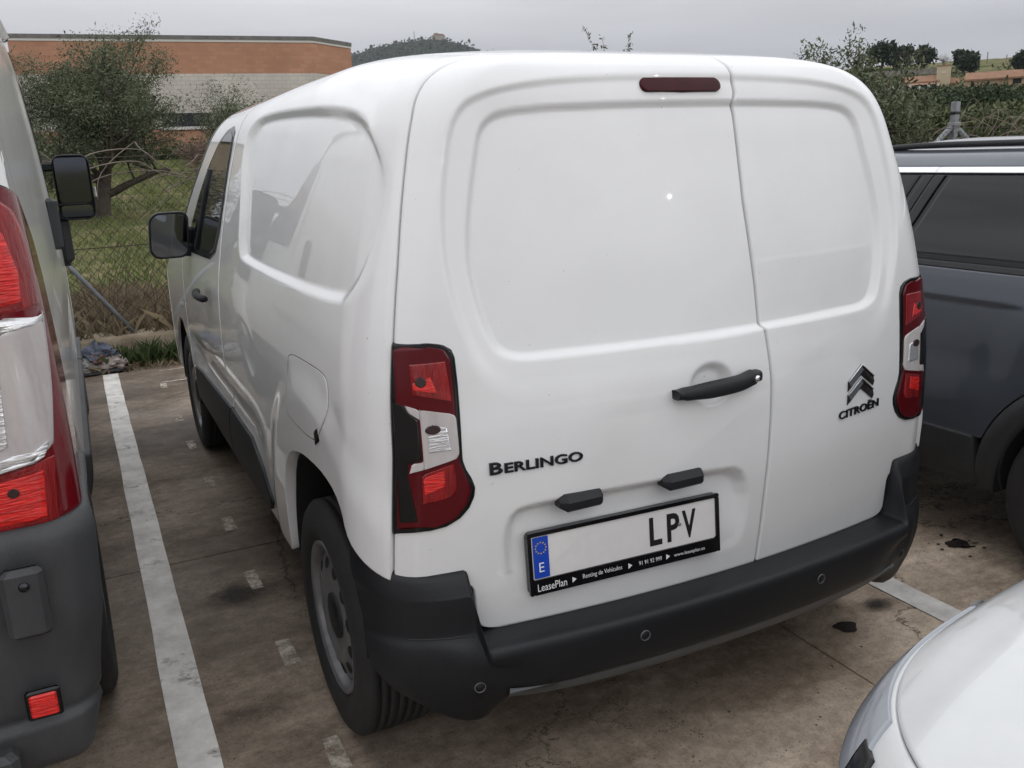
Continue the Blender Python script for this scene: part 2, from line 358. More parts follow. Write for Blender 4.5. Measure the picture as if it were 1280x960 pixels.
# nose, windscreen, roof
ph = np.linspace(-math.pi/2, math.pi/2, 61)
def nose(v, y0):
    W = VAN.W(v)[:, None]; YF = VAN.YF(v)[:, None]; y0 = y0[:, None]; c_, s_ = np.cos(ph)[None], np.sin(ph)[None]
    x = W*np.sign(s_)*np.abs(s_)**.55; y = y0+(YF-y0)*np.abs(c_)**.55
    return VAN.fin(x, y, np.repeat(v[:, None], 61, 1))
v = np.linspace(float(VAN.V(.26)), float(VAN.V(1.13)), 50); panel('bonnet', nose(v, np.minimum(4.026, VAN.YF(v)-.2)), M_white, van, VC, flange=.02)
v = np.linspace(float(VAN.V(1.135)), VTOP, 40); panel('windscreen', nose(v, yA(v)+.006), M_glass, van, VC, flange=.02)
v = np.linspace(float(VAN.V(1.787)), .9999, 26); nq = 160; P = np.zeros((26, nq, 3))
for i, vv in enumerate(v):
    qe = float(VAN.qy(float(VAN.YF(vv)), vv)); P[i] = VAN.q(np.linspace(-qe, qe, nq), vv)
panel('roof', P, M_white, van, VC, flange=.01, roll=.002)
u = np.linspace(0, 1, 24); V_ = []
for k in u:
    h = .016*math.sin(math.pi*min(max(k, .01), .99))**.35
    for a in np.linspace(0, math.pi, 9): V_.append((-.27+.21*k, .86-.09*math.cos(a)*(h/.016)**.5, 1.842+h*math.sin(a)*(.5+.5*k)+.006))
mk('roof_cover', V_, gridfaces(24, 9), M_white, van)
# dark inside so that the gaps read as gaps
mb = MB()
zs = np.r_[.30, .845, .85, 1.2, 1.5, 1.70, 1.75]
for k in range(len(zs)-1):
    pass
def ring(z, ins):
    v = float(VAN.V(z)); W = float(VAN.W(v))-ins; yr = float(VAN.YR(v))+ins+.01; yf = float(VAN.YF(v))-.3-ins
    return [(-W+.12, yr+.06, z), (W-.12, yr+.06, z), (W, yr+.20, z), (W, yf, z), (-W, yf, z), (-W, yr+.20, z)]
R_ = [ring(.31, .27), ring(.842, .27), ring(.85, .05), ring(1.2, .05), ring(1.5, .05), ring(1.70, .06), ring(1.76, .10)]
F = [(6*i+k, 6*i+(k+1) % 6, 6*i+6+(k+1) % 6, 6*i+6+k) for i in range(6) for k in range(6)]+[(5, 4, 3, 2, 1, 0), tuple(36+k for k in range(6))]
mk('inner_body', sum(R_, []), F, M_dark, van, smooth=False)
for sg in (-1, 1):      # arch liners
    for yc, rr, zc in ((.60, .40, .44), (3.56, .41, .36)):
        a = np.linspace(-.05, math.pi+.05, 26); P = np.array([[(sg*x, yc+rr*math.cos(t)*.86, zc+rr*math.sin(t)) for t in a] for x in (.90, .62)])
        mk('arch_liner', P, gridfaces(2, 26), M_dark, van)

def patch(name, poly, surf, mt, parent, off=.002, nr=40, nc=24, centre=VC, flange=.008, roll=.0015, dome=0.):
    """part lying on the body skin; poly in the skin's own two coordinates, rows run along the second"""
    poly = np.asarray(poly, float); z0, z1 = poly[:, 1].min(), poly[:, 1].max()
    zq = z0+(z1-z0)*(.5-.5*np.cos(np.pi*np.linspace(.02, .98, nr))); A = np.zeros((nr, nc)); s = np.linspace(0, 1, nc)
    for i, z in enumerate(zq):
        xs = []
        for a, b in zip(poly, np.roll(poly, -1, 0)):
            if (a[1] > z) != (b[1] > z): xs.append(a[0]+(z-a[1])*(b[0]-a[0])/(b[1]-a[1]))
        A[i] = min(xs)+(max(xs)-min(xs))*s
    P = surf(A, np.repeat(zq[:, None], nc, 1))
    d = None
    if dome: d = lambda P: -dome*(sst(0, .25, s)*sst(1, .75, s))[None]*(sst(0, .2, np.linspace(0, 1, nr))*sst(1, .8, np.linspace(0, 1, nr)))[:, None]
    return panel(name, P, mt, parent, centre, d, flange=flange, roll=roll, off=off)
surf_rear = lambda x, z: VAN.rear(x, VAN.V(z))
def surf_side(sg=-1):
    def f(y, z):
        zz_ = z-van_lift(y, z); P = VAN.side(y, VAN.V(zz_), sg); P[..., 0] -= sg*side_disp(P); return P
    return f
# tail lamps ---------------------------------------------------------
def pxl(pts): return [(x, z) for x, z in pts]
LAMP_IN = [(.771, -.775), (.776, -.735), (.790, -.705), (.810, -.685), (.835, -.672), (.857, -.669), (.88, -.676), (.90, -.687), (.925, -.694), (1.02, -.692), (1.10, -.691), (1.155, -.692), (1.172, -.698), (1.184, -.716), (1.190, -.745)]
def lamp(sg):
    root = empty('tail_lamp'); root.parent = van
    def outer(z): return -float(xs_seam(VAN.V(z)))-.002
    inner = [(x, z) for z, x in LAMP_IN]; outp = [(outer(z), z) for z in np.linspace(1.19, .771, 12)]
    sf = lambda x, z: surf_rear(sg*-x, z)
    base = patch('lamp_housing', inner+outp, sf, M_black, root, off=.005, nr=60, nc=26, flange=.03, roll=.006)
    def shp(pts): return np.array(pts)
    patch('lens', shp([(-.838, .785), (-.812, 1.180), (-.745, 1.182), (-.712, 1.174), (-.700, 1.152), (-.699, .925), (-.684, .88), (-.677, .855), (-.688, .823), (-.715, .793), (-.76, .779)]), sf, M_reddark, root, off=.0080, nr=50, nc=24)
    patch('reflector', shp([(-.786, 1.147), (-.712, 1.147), (-.706, 1.062), (-.786, 1.082)]), sf, M_red, root, off=.0095, nr=16, nc=10, flange=.002)
    patch('reflector', shp([(-.784, 1.108), (-.748, 1.118), (-.737, 1.083), (-.784, 1.092)]), sf, M_redbright, root, off=.0110, nr=12, nc=10, flange=.002)
    h = patch('bulb_hollow', [(-.768+.011*math.cos(a), 1.109+.011*math.sin(a)) for a in np.linspace(0, 2*math.pi, 20, endpoint=False)], sf, M_hole, root, off=.0120, nr=10, nc=8)
    patch('reversing_lens', shp([(-.776, 1.050), (-.706, 1.033), (-.700, 1.024), (-.699, .944), (-.706, .932), (-.776, .918)]), sf, M_clear, root, off=.0110, nr=30, nc=16, flange=.006)
    patch('reversing_lens', shp([(-.803, 1.062), (-.779, 1.0505), (-.779, 1.030), (-.798, 1.046)]), sf, M_clear, root, off=.0110, nr=10, nc=8, flange=.006)
    patch('reversing_lens', shp([(-.806, .912), (-.779, .9175), (-.779, .936), (-.80, .932)]), sf, M_clear, root, off=.0110, nr=10, nc=8, flange=.006)
    patch('dark_insert', shp([(-.825, 1.07), (-.808, 1.062), (-.800, 1.046), (-.782, 1.028), (-.782, .938), (-.81, .930), (-.812, .905), (-.800, .80), (-.832, .80)]), sf, M_black, root, off=.0100, nr=40, nc=10, flange=.003)
    patch('reversing_reflector', shp([(-.762, 1.012), (-.722, 1.006), (-.716, .955), (-.764, .955)]), sf, M_silver, root, off=.0130, nr=14, nc=12, flange=.002)
    h2 = patch('bulb_hollow', [(-.752+.016*math.cos(a), 1.004+.010*math.sin(a)) for a in np.linspace(0, 2*math.pi, 20, endpoint=False)], sf, M_hole, root, off=.0140, nr=10, nc=8)
    patch('reflector', shp([(-.782, .905), (-.712, .921), (-.708, .862), (-.722, .845), (-.784, .838)]), sf, M_red, root, off=.0095, nr=16, nc=12, flange=.002)
    patch('reflector', shp([(-.780, .898), (-.735, .908), (-.735, .872), (-.780, .860)]), sf, M_redbright, root, off=.0110, nr=12, nc=10, flange=.002)
for sg in (-1, 1): lamp(sg)
# high brake lamp
pill = [(-.0325+(.1+.0165*0)*0, 0)]
bl = [(-.149+.016-.016*math.sin(a) if k == 0 else .084-.016+.016*math.sin(a), .7225+(.0155*math.cos(a) if k == 0 else -.0155*math.cos(a))) for k in (1, 0) for a in (np.linspace(math.pi, 0, 12) if k == 0 else np.linspace(math.pi, 0, 12))]
bl = np.array([(-.133-.016*math.sin(a), .0155*math.cos(a)) for a in np.linspace(math.pi, 0, 12)]+[(.068+.016*math.sin(a), .0155*math.cos(a)) for a in np.linspace(0, math.pi, 12)])+[0, 1.7225]
patch('brake_lamp', bl, surf_rear, mat('brake lamp lens', (.050, .002, .005), rough=.22, spec=.2, col2=(.028, .001, .003), vscale=30), van, off=-.005, nr=16, nc=40)
# door handle and lock
mb = MB(); hb = []
for k in np.linspace(0, 1, 22):
    x = -.150+.252*k; yy = float(door_y(x, 1.0)); out = .012+.034*math.sin(math.pi*min(max(k, .02), .98))**.5
    h = .0155+.0045*sst(.1, .4, k)-.001*sst(.6, .8, k); ctr = 1.003+.009*k+.005*sst(.72, .9, k)
    if k > .93 or k < .06: h *= .75
    for a in np.linspace(0, 2*math.pi, 14, endpoint=False):
        hb.append((x, yy-out*.62-.018*math.copysign(abs(math.cos(a))**.6, math.cos(a)), ctr+h*math.copysign(abs(math.sin(a))**.6, math.sin(a))))
V_ = np.array(hb); F = [(i*14+k, i*14+(k+1) % 14, (i+1)*14+(k+1) % 14, (i+1)*14+k) for i in range(21) for k in range(14)]+[tuple(range(14)), tuple(21*14+k for k in range(14))]
hd = mk('door_handle', V_, F, M_plastic, doorL)
MB().lathe([(0, -.003), (.0075, -.003), (.0085, 0), (.0085, .006)], 20, 'y', (.078, float(door_y(.078, 1.01))-.0405, 1.0165)).build('lock_barrel', M_chrome, hd, True)
# lettering and badge on the doors
def skin_text(name, s, x0, z0, wdt, hgt, mt, parent, off=.004, slope=0., bold=.0):
    V2, F = text_mesh(s, wdt, hgt, bold); X = x0+V2[:, 0]; Z = z0+V2[:, 1]+slope*V2[:, 0]; Y = door_y(X, Z)
    n = len(V2); VV = np.concatenate([np.stack([X, Y-off, Z], -1), np.stack([X, Y+.001, Z], -1)])
    cnt = {}
    for f in F:
        for a, b in zip(f, f[1:]+f[:1]): cnt[(min(a, b), max(a, b))] = cnt.get((min(a, b), max(a, b)), 0)+1
    F2 = list(F)+[(a, b, b+n, a+n) for (a, b), c_ in cnt.items() if c_ == 1]
    return mk(name, VV, F2, mt, parent, smooth=False)
skin_text('model_lettering', 'B', -.624, .880, .030, .0285, M_dchrome, doorL, bold=.022)
skin_text('model_lettering', 'ERLINGO', -.589, .880, .192, .0235, M_dchrome, doorL, bold=.022)
skin_text('maker_lettering', 'CITRO\u00cbN', .417, .838, .170, .0275, M_dchrome, doorR, slope=.055, bold=.018)
for zc in (.980, .942):
    x0 = .504; arm = [(0, 0), (.054, -.040), (.054, -.068), (0, -.030), (-.054, -.068), (-.054, -.040)]
    sm = [(0, -.013), (.049, -.053), (-.049, -.053)]
    V_ = [(x0+a, float(door_y(x0+a, zc+b))-.002, zc+b) for a, b in arm]+[(x0+a, float(door_y(x0+a, zc+b))-.010, zc+b) for a, b in sm]+[(x0+a, float(door_y(x0+a, zc+b))+.004, zc+b) for a, b in arm]
    F = [(0, 1, 7, 6), (1, 2, 7), (2, 3, 6, 7), (3, 4, 8, 6), (4, 5, 8), (5, 0, 6, 8)]+[(i, (i+1) % 6, 9+(i+1) % 6, 9+i) for i in range(6)]
    mk('chevron_badge', V_, F, M_dchrome, doorR, smooth=False)
    rim = [V_[i] for i in (5, 0, 1)]; MB().tube(np.array(rim)+[0, -.002, 0], .0022, 5).build('badge_rim', M_chrome, doorR, True)
# licence plate
PX, PZ = -.276, .657
yp = .083
root = empty('licence_plate'); root.parent = van; root.location = (PX, yp, PZ); root.rotation_euler = (math.radians(-5.), 0, math.radians(-3.2))
def rrect(x0, x1, z0, z1, r, n=5):
    o = []
    for cx, cz, a0 in ((x1-r, z1-r, 0), (x0+r, z1-r, 90), (x0+r, z0+r, 180), (x1-r, z0+r, 270)):
        o += [(cx+r*math.cos(math.radians(a0+90*k/n)), cz+r*math.sin(math.radians(a0+90*k/n))) for k in range(n+1)]
    return o
M_plate = mat('plate white', (.72, .70, .69), rough=.35, coat=.3, var=.06, vscale=30)
M_blue = mat('plate blue', (.008, .055, .42), rough=.35, coat=.3)
M_yellow = mat('star yellow', (.55, .42, .06), rough=.4)
M_wtext = mat('white print', (.75, .75, .74), rough=.5)
M_btext = mat('black print', (.012, .012, .013), rough=.4)
MB().prism(rrect(-.268, .268, -.090, .064, .012), -.004, .008).build('plate_frame', M_black, root)
bd = MB()          # raised lip of the frame
for x0, x1, z0, z1 in ((-.268, .268, .054, .064), (-.268, -.258, -.09, .054), (.258, .268, -.09, .054), (-.258, .258, -.090, -.053)): bd.prism(rrect(x0, x1, z0, z1, .003), -.0105, -.0035)
bd.build('frame_lip', M_black, root)
MB().prism(rrect(-.2575, .2575, -.0525, .0535, .006), -.0065, -.0045).build('plate', M_plate, root)
MB().prism(rrect(-.254, -.214, -.050, .051, .003), -.0080, -.0068).build('country_band', M_blue, root)
st = MB()
for k in range(12):
    a = 2*math.pi*k/12; cx, cz = -.234+.0135*math.cos(a), .024+.0135*math.sin(a)
    st.prism([(cx+(.0026 if j % 2 == 0 else .0012)*math.sin(math.pi*j/5), cz+(.0026 if j % 2 == 0 else .0012)*math.cos(math.pi*j/5)) for j in range(10)], -.0086, -.0081)
st.build('star_ring', M_yellow, root)
def plate_text(name, s, x0, z0, wdt, hgt, mt, y=-.0078):
    V2, F = text_mesh(s, wdt, hgt); return mk(name, np.stack([x0+V2[:, 0], np.full(len(V2), y), z0+V2[:, 1]], -1), F, mt, root, smooth=False)
plate_text('plate_character', 'E', -.241, -.035, .013, .023, M_wtext, -.0088)
for ch, x0, wd in (('L', .062, .036), ('P', .113, .037), ('V', .158, .041)):
    V2, F = text_mesh(ch, wd, .074, .03); mk('plate_character', np.stack([x0+V2[:, 0], np.full(len(V2), -.0072), -.037+V2[:, 1]], -1), F, M_btext, root, smooth=False)
plate_text('frame_lettering', 'LeasePlan', -.249, -.0815, .076, .0185, M_wtext, -.0112)
plate_text('frame_lettering', 'Renting de Veh\u00edculos', -.130, -.0785, .108, .0145, M_wtext, -.0112)
plate_text('frame_lettering', '91 91 92 999', .026, -.0765, .066, .0105, M_wtext, -.0112)
plate_text('frame_lettering', 'www.leaseplan.es', .128, -.079, .092, .0115, M_wtext, -.0112)
for x0 in (-.158, -.004, .105):
    MB().prism([(x0, -.0785), (x0+.011, -.0715), (x0, -.0645)], -.0112, -.0106).build('frame_arrow', M_wtext, root)
MB().lathe([(0, -.003), (.004, -.002), (.0045, 0)], 14, 'y', (.150, -.007, .004)).build('plate_screw', M_rim, root, True)
for x0, x1 in ((-.462, -.350), (-.182, -.066)):   # plate lamps
    ym = float(door_y((x0+x1)/2, .78)); prof = [(ym+.03, .806), (ym-.006, .803), (ym-.020, .788), (ym-.020, .772), (ym-.012, .764), (ym+.03, .764)]
    n = len(prof); mid = [(ym+.02, .79)]*n
    V_ = [(x0, y*.45+(ym+.012)*.55, z*.55+.786*.45) for y, z in prof]+[(x0+.016, y, z) for y, z in prof]+[(x1-.006, y, z) for y, z in prof]+[(x1, y*.8+(ym+.01)*.2, z*.85+.786*.15) for y, z in prof]
    F = [(i*n+k, i*n+(k+1) % n, (i+1)*n+(k+1) % n, (i+1)*n+k) for i in range(3) for k in range(n)]+[tuple(range(n)), tuple(3*n+k for k in range(n))]
    mk('plate_lamp', V_, F, M_plastic, van, smooth=False)
# rear bumper --------------------------------------------------------
vb = float(VAN.V(.60)); qe = float(VAN.qy(.335, vb)); nq = 260
qs = np.linspace(-qe, qe, nq); qs_un = qs/qe; B = VAN.q(qs, np.full(nq, vb)); Tn = np.gradient(B, axis=0); Tn /= np.linalg.norm(Tn, axis=1)[:, None]
Nn = np.stack([Tn[:, 1], -Tn[:, 0], 0*Tn[:, 0]], -1)
cen = np.array([(-.06, .488), (-.01, .492), (.03, .4925), (.066, .4915), (.080, .488), (.088, .478), (.0915, .460), (.0925, .425), (.090, .392), (.086, .374), (.080, .364), (.060, .358), (.02, .350), (-.08, .345)])
cor = np.array([(-.03, .662), (-.008, .660), (.012, .656), (.034, .613), (.0365, .606), (.037, .585), (.037, .520), (.039, .511), (.055, .490), (.062, .455), (.061, .40), (.048, .335), (.020, .270), (-.08, .240)])
def resamp(pr, n=46):
    t = np.linspace(0, len(pr)-1, n); return np.stack([pchip(np.arange(len(pr)), pr[:, 0], t), pchip(np.arange(len(pr)), pr[:, 1], t)], -1), t
cen, tt = resamp(cen); cor, _ = resamp(cor)
ax_ = np.abs(B[:, 0]); b1 = sst(.668, .700, ax_+np.maximum(0, B[:, 1]-.3)); b2 = sst(.46, .80, ax_)
wt = np.where(tt[None] < 5.5, b1[:, None], b1[:, None]*(1-sst(5.5, 9, tt))[None]+b2[:, None]*sst(5.5, 9, tt)[None])
prf = cen[None]*(1-wt[..., None])+cor[None]*wt[..., None]
kz = sst(.14, .34, B[:, 1])[:, None]                            # lower edge lifts towards the wheel
zc = prf[..., 1]+np.where(tt[None] > 8, kz*.07*sst(8, 13, tt)[None], 0)+np.where(tt[None] < 4, kz*.075*sst(4, 0, tt)[None], 0)
ofs = (prf[..., 0]-kz*.034*sst(1, 4, tt)[None])*(1-.45*sst(.74, .86, ax_)[:, None]*(prf[..., 0] > 0))
yend = np.interp(cor[:, 1], [.24, .30, .40, .50, .60, .66], [.13, .175, .215, .235, .265, .29])
P = np.zeros((nq, len(tt), 3)); sdn = np.linspace(-1, 1, nq)
for j in range(len(tt)):
    qj = float(VAN.qy(yend[j], vb)) if yend[j] > .288 else float(VAN.qth(np.arccos(np.clip(1-(yend[j]-float(VAN.YR(vb))-.11*.85**2)/.135, -1, 1)), vb))
    qq = np.where(np.abs(sdn) < .6, sdn*qe, np.sign(sdn)*(.6*qe+(np.abs(sdn)-.6)/.4*(qj-.6*qe)))
    for a_ in range(3):
        base_c = np.interp(qq, qs, B[:, a_]); nrm = np.interp(qq, qs, Nn[:, a_]); P[:, j, a_] = base_c+nrm*(ofs[:, j]) if a_ < 2 else zc[:, j]
bumper = mk('rear_bumper', P, gridfaces(nq, len(tt)), M_plastic, van)
# grey lower strip and split line of the corner pieces
sel = np.abs(B[:, 0]) < .62; Q = B[sel]; n_ = Nn[sel]; e_ = (1-(np.abs(Q[:, 0])/.62)**6)
S = np.stack([np.stack([Q[:, 0]+n_[:, 0]*o, Q[:, 1]+n_[:, 1]*o, 0*Q[:, 0]+z], -1) for o, z in ((.075, .362), (.074, .356), (.066, .336), (.055, .322), (.0, .315))], 1)
S[:, 1:4, 2] += (1-e_)[:, None]*.02
mk('lower_strip', S, gridfaces(len(Q), 5), M_greyplastic, bumper)
for sg in (-1, 1):
    idx = [i for i in range(nq) if sg*B[i, 0] > .700 and B[i, 1] < .20]
    pts = np.array([P[i, np.argmin(np.abs(P[i, :, 2]-.512)+9*(tt < 5))]+Nn[i]*.0004 for i in idx]); MB().tube(pts, .0022, 5).build('split_line', M_seam, bumper)
def sensor(px, pz):
    i = int(np.argmin(np.abs(B[:, 0]-px)+5*(B[:, 1] > .3))); j = 20+int(np.argmin(np.abs(P[i, 20:, 2]-pz))); p = P[i, j]; n = Nn[i]
    a = math.atan2(n[0], -n[1]); o = MB().lathe([(0, -.0016), (.0095, -.0016), (.0102, -.0005), (.0108, .002)], 24, 'y').build('parking_sensor', M_plastic, bumper, True); o.location = p; o.rotation_euler = (0, 0, a)
    o2 = MB().lathe([(.0112, .001), (.0118, -.0022), (.0134, -.0022), (.0142, .001)], 24, 'y').build('sensor_ring', M_greyplastic, bumper, True); o2.location = p; o2.rotation_euler = (0, 0, a)
for px, pz in ((-.712, .385), (-.279, .44), (.279, .44), (.69, .39)): sensor(px, pz)
# cab door: glass, mirror, handle, lower mouldings, fuel flap --------
sfL, sfR = surf_side(-1), surf_side(1)
WIN = [(2.075, 1.62), (2.06, 1.45), (2.075, 1.33), (2.13, 1.25), (2.26, 1.215), (2.60, 1.205), (2.98, 1.195), (2.88, 1.32), (2.74, 1.45), (2.58, 1.57), (2.42, 1.655), (2.30, 1.69), (2.17, 1.70), (2.10, 1.68)]
wc = np.mean(WIN, 0)
for sf in (sfL, sfR):
    patch('window_frame', wc+(np.array(WIN)-wc)*[1.05, 1.09], sf, M_black, van, off=.002, nr=44, nc=40, flange=.004)
    patch('window_glass', np.array(WIN), sf, M_glass, van, off=.004, nr=44, nc=40, flange=.001, roll=.0005)
    MB().tube(sf(np.array([2.62, 2.58, 2.54, 2.52]), np.array([1.21, 1.33, 1.45, 1.56]))*[1.006, 1, 1], .012, 8).build('window_bar', M_plastic, van, True)
    for y0, y1, zt0, zt1 in ((1.225, 1.997, .50, .612), (2.004, 3.06, .615, .585)):
        pl = [(y0, .485 if y0 < 1.5 else .425), (y0+.06, .435 if y0 < 1.5 else .42), (y1, .42), (y1, zt1), (y0+.36 if y0 < 1.5 else y0, .612), (y0+.12 if y0 < 1.5 else y0+.01, .575 if y0 < 1.5 else .612)]
        patch('side_moulding', pl, sf, M_plastic, van, off=.012, nr=20, nc=60, flange=.04, roll=.006)
FL = chaikin(np.array([(.80, 1.040), (.77, 1.078), (.50, 1.088), (.415, 1.085), (.392, 1.06), (.392, 1.0), (.46, .925), (.52, .900), (.78, .898), (.80, .92)]), 2); fc = FL.mean(0)
patch('flap_gap', fc+(FL-fc)*[1.012, 1.028], sfL, M_seam, van, off=.0004, nr=40, nc=30, flange=0)
fl = patch('fuel_flap', FL, sfL, M_white, van, off=.0012, nr=40, nc=30, flange=.001, roll=.0008)
patch('flap_notch', [(.455, .915), (.492, .897), (.498, .93), (.465, .945)], sfL, M_black, fl, off=.0025, nr=8, nc=6)
hp = patch('handle_hollow', chaikin(np.array([(2.25, .985), (2.45, .985), (2.45, 1.09), (2.25, 1.09)]), 2), sfL, M_white, van, off=.001, nr=14, nc=14, flange=0)
pts = [(-.908-.014-.030*math.sin(math.pi*k)**.5, 2.20+.25*k, 1.038+.006*k) for k in np.linspace(.03, .97, 14)]
MB().tube(pts, [.012]+[.016]*12+[.012], 10).build('door_handle', M_plastic, van, True)
MB().lathe([(0, -.006), (.012, -.005), (.016, 0)], 18, 'x', (-.915, 3.36, .86)).build('side_repeater', M_clear, van, True)
def mirror(sg):
    root = empty('door_mirror'); root.parent = van; root.location = (sg*.985, 2.86, 1.262)
    out = rrect(-.088, .088, -.108, .106, .045, 6); n = len(out); out = np.array(out); out[:, 0] += np.where(out[:, 1] > 0, -.018*sg*-1*(out[:, 1]/.1), 0)*(-1)
    V_ = []; rings = [(.90, -.012), (.985, -.018), (1.0, -.006), (1.0, .03), (.93, .085), (.70, .125), (.35, .14)]
    for s_, y in rings: V_ += [(x*s_, y, z*s_) for x, z in out]
    F = [(i*n+k, i*n+(k+1) % n, (i+1)*n+(k+1) % n, (i+1)*n+k) for i in range(len(rings)-1) for k in range(n)]+[tuple((len(rings)-1)*n+k for k in range(n))]
    mk('mirror_housing', V_, F, M_plastic, root)
    mk('mirror_glass', [(x*.905, -.0125, z*.905) for x, z in out], [tuple(range(n))], mat('mirror glass', (.17, .18, .20), rough=.03, metal=1.), root, smooth=False)
    mbm = MB(); mbm.box((-sg*.115, .03, -.075), (.12, .07, .06), bev=.012); mbm.box((-sg*.105, .05, -.02), (.06, .06, .10), bev=.012); mbm.build('mirror_arm', M_plastic, root)
for sg in (-1, 1): mirror(sg)
# wheels -------------------------------------------------------------
def wheel(parent, loc, sg, R=.333, wd=.205, rim=.215, cap=True, nm='wheel', rmat=None, holes=12):
    rmat = rmat or M_rim
    root = empty(nm); root.parent = parent; root.location = loc
    h = wd/2; pr = [(rim-.004, -h*.72), (rim+.006, -h*.93), (rim+.03, -h*1.03), (R-.045, -h*1.04), (R-.018, -h*.96), (R-.006, -h*.86)]
    tread = []
    for k in range(-3, 4):
        c0 = k*h*.235; tread += [(R, c0-h*.085), (R, c0+h*.085)]+([(R-.008, c0+h*.095), (R-.008, c0+h*.14)] if k < 3 else [])
    prof = pr+tread+[(r, -o) for r, o in pr[::-1]]
    MB().lathe([(r, o*1.) for r, o in prof], 72, 'x').build('tyre', M_rubber, root, True)
    o = sg*h
    MB().lathe([(rim, o*.75), (rim+.002, o*.93), (rim-.006, o*.95), (rim-.016, o*.86), (rim-.022, o*.50), (rim-.030, o*.30)], 60, 'x').build('rim', rmat, root, True)
    disc = MB().lathe([(rim-.026, o*.50), (rim-.032, o*.68), (rim-.050, o*.78), (.125, o*.88), (.105, o*.82), (.085, o*.76), (.062, o*.78), (.055, o*.84), (.03, o*.86), (0, o*.87)], 60, 'x').build('wheel_disc', rmat, root, True)
    MB().lathe([(.066, o*.74), (.064, o*.86), (.035, o*.92), (0, o*.93)], 32, 'x').build('centre_cap', M_plastic, root, True)
    for k in range(holes):
        a = 2*math.pi*(k+.5)/holes; rr = (rim-.055+.125)/2+.010; V_ = []; n = 16
        for j in range(n):
            b = 2*math.pi*j/n; dr, dt = .0165*math.cos(b), .0215*math.sin(b); ra = rr+dr; aa = a+dt/rr
            xo_ = np.interp(ra, [.125, rim-.050], [o*.88, o*.78])+sg*.0015; V_.append((xo_, ra*math.cos(aa), ra*math.sin(aa)))
        mk('vent_hole', V_, [tuple(range(n))], M_dark, disc, smooth=False)
    MB().lathe([(0, -o*.5), (rim-.02, -o*.5), (rim-.02, o*.25), (0, o*.25)], 32, 'x').build('brake_drum', M_dark, root)
    return root
for sg in (-1, 1):
    wheel(van, (sg*.792, .655, .333), sg); wheel(van, (sg*.792, 3.56, .333), sg)
# ------------------------------------------------------------------ neighbouring vehicles
def nose_of(S, v, y0, ex=.55, n=61, a0=-90, a1=90):
    p_ = np.radians(np.linspace(a0, a1, n)); W = S.W(v)[:, None]; YF = S.YF(v)[:, None]; y0 = np.asarray(y0)[:, None]
    x = W*np.sign(np.sin(p_))[None]*np.abs(np.sin(p_))[None]**ex; y = y0+(YF-y0)*np.abs(np.cos(p_))[None]**ex
    return S.fin(x, y, np.repeat(v[:, None], n, 1))
# --- large white panel van in the next bay
M_white2 = mat('dusty white paint', (.84, .84, .82), rough=.35, coat=.8, coat_rough=.08, var=.10, vscale=5)
M_plastic2 = mat('scuffed grey plastic', (.052, .054, .058), rough=.55, var=.45, vscale=7, bump=.15, bscale=220, stretch=(1, 1, .35))
BV = Shell([(.86,.30,.03,5.30),(.97,.40,.01,5.40),(1.012,.56,0,5.42),(1.02,.80,0,5.42),(1.02,1.05,0,5.25),(1.016,1.20,.004,4.95),(1.008,1.40,.010,4.50),(.995,1.60,.018,4.20),(.972,1.85,.03,3.90),
            (.945,2.08,.045,3.68),(.90,2.26,.06,3.5),(.83,2.38,.085,3.36),(.70,2.46,.14,3.2),(.45,2.51,.35,2.9),(.2,2.53,.9,2.6),(0,2.535,1.6,2.3)], rc=.085, crown=.02)
bv = empty('panel_van', (-2.472, .20, 0), 0, 'tall white panel van with big vertical tail lamp and scuffed grey bumper', 'van')
bvc = (0, 2.7, 1.2)
def v_of(S, a, b, n): return np.linspace(float(S.V(a)), float(S.V(b)), n)
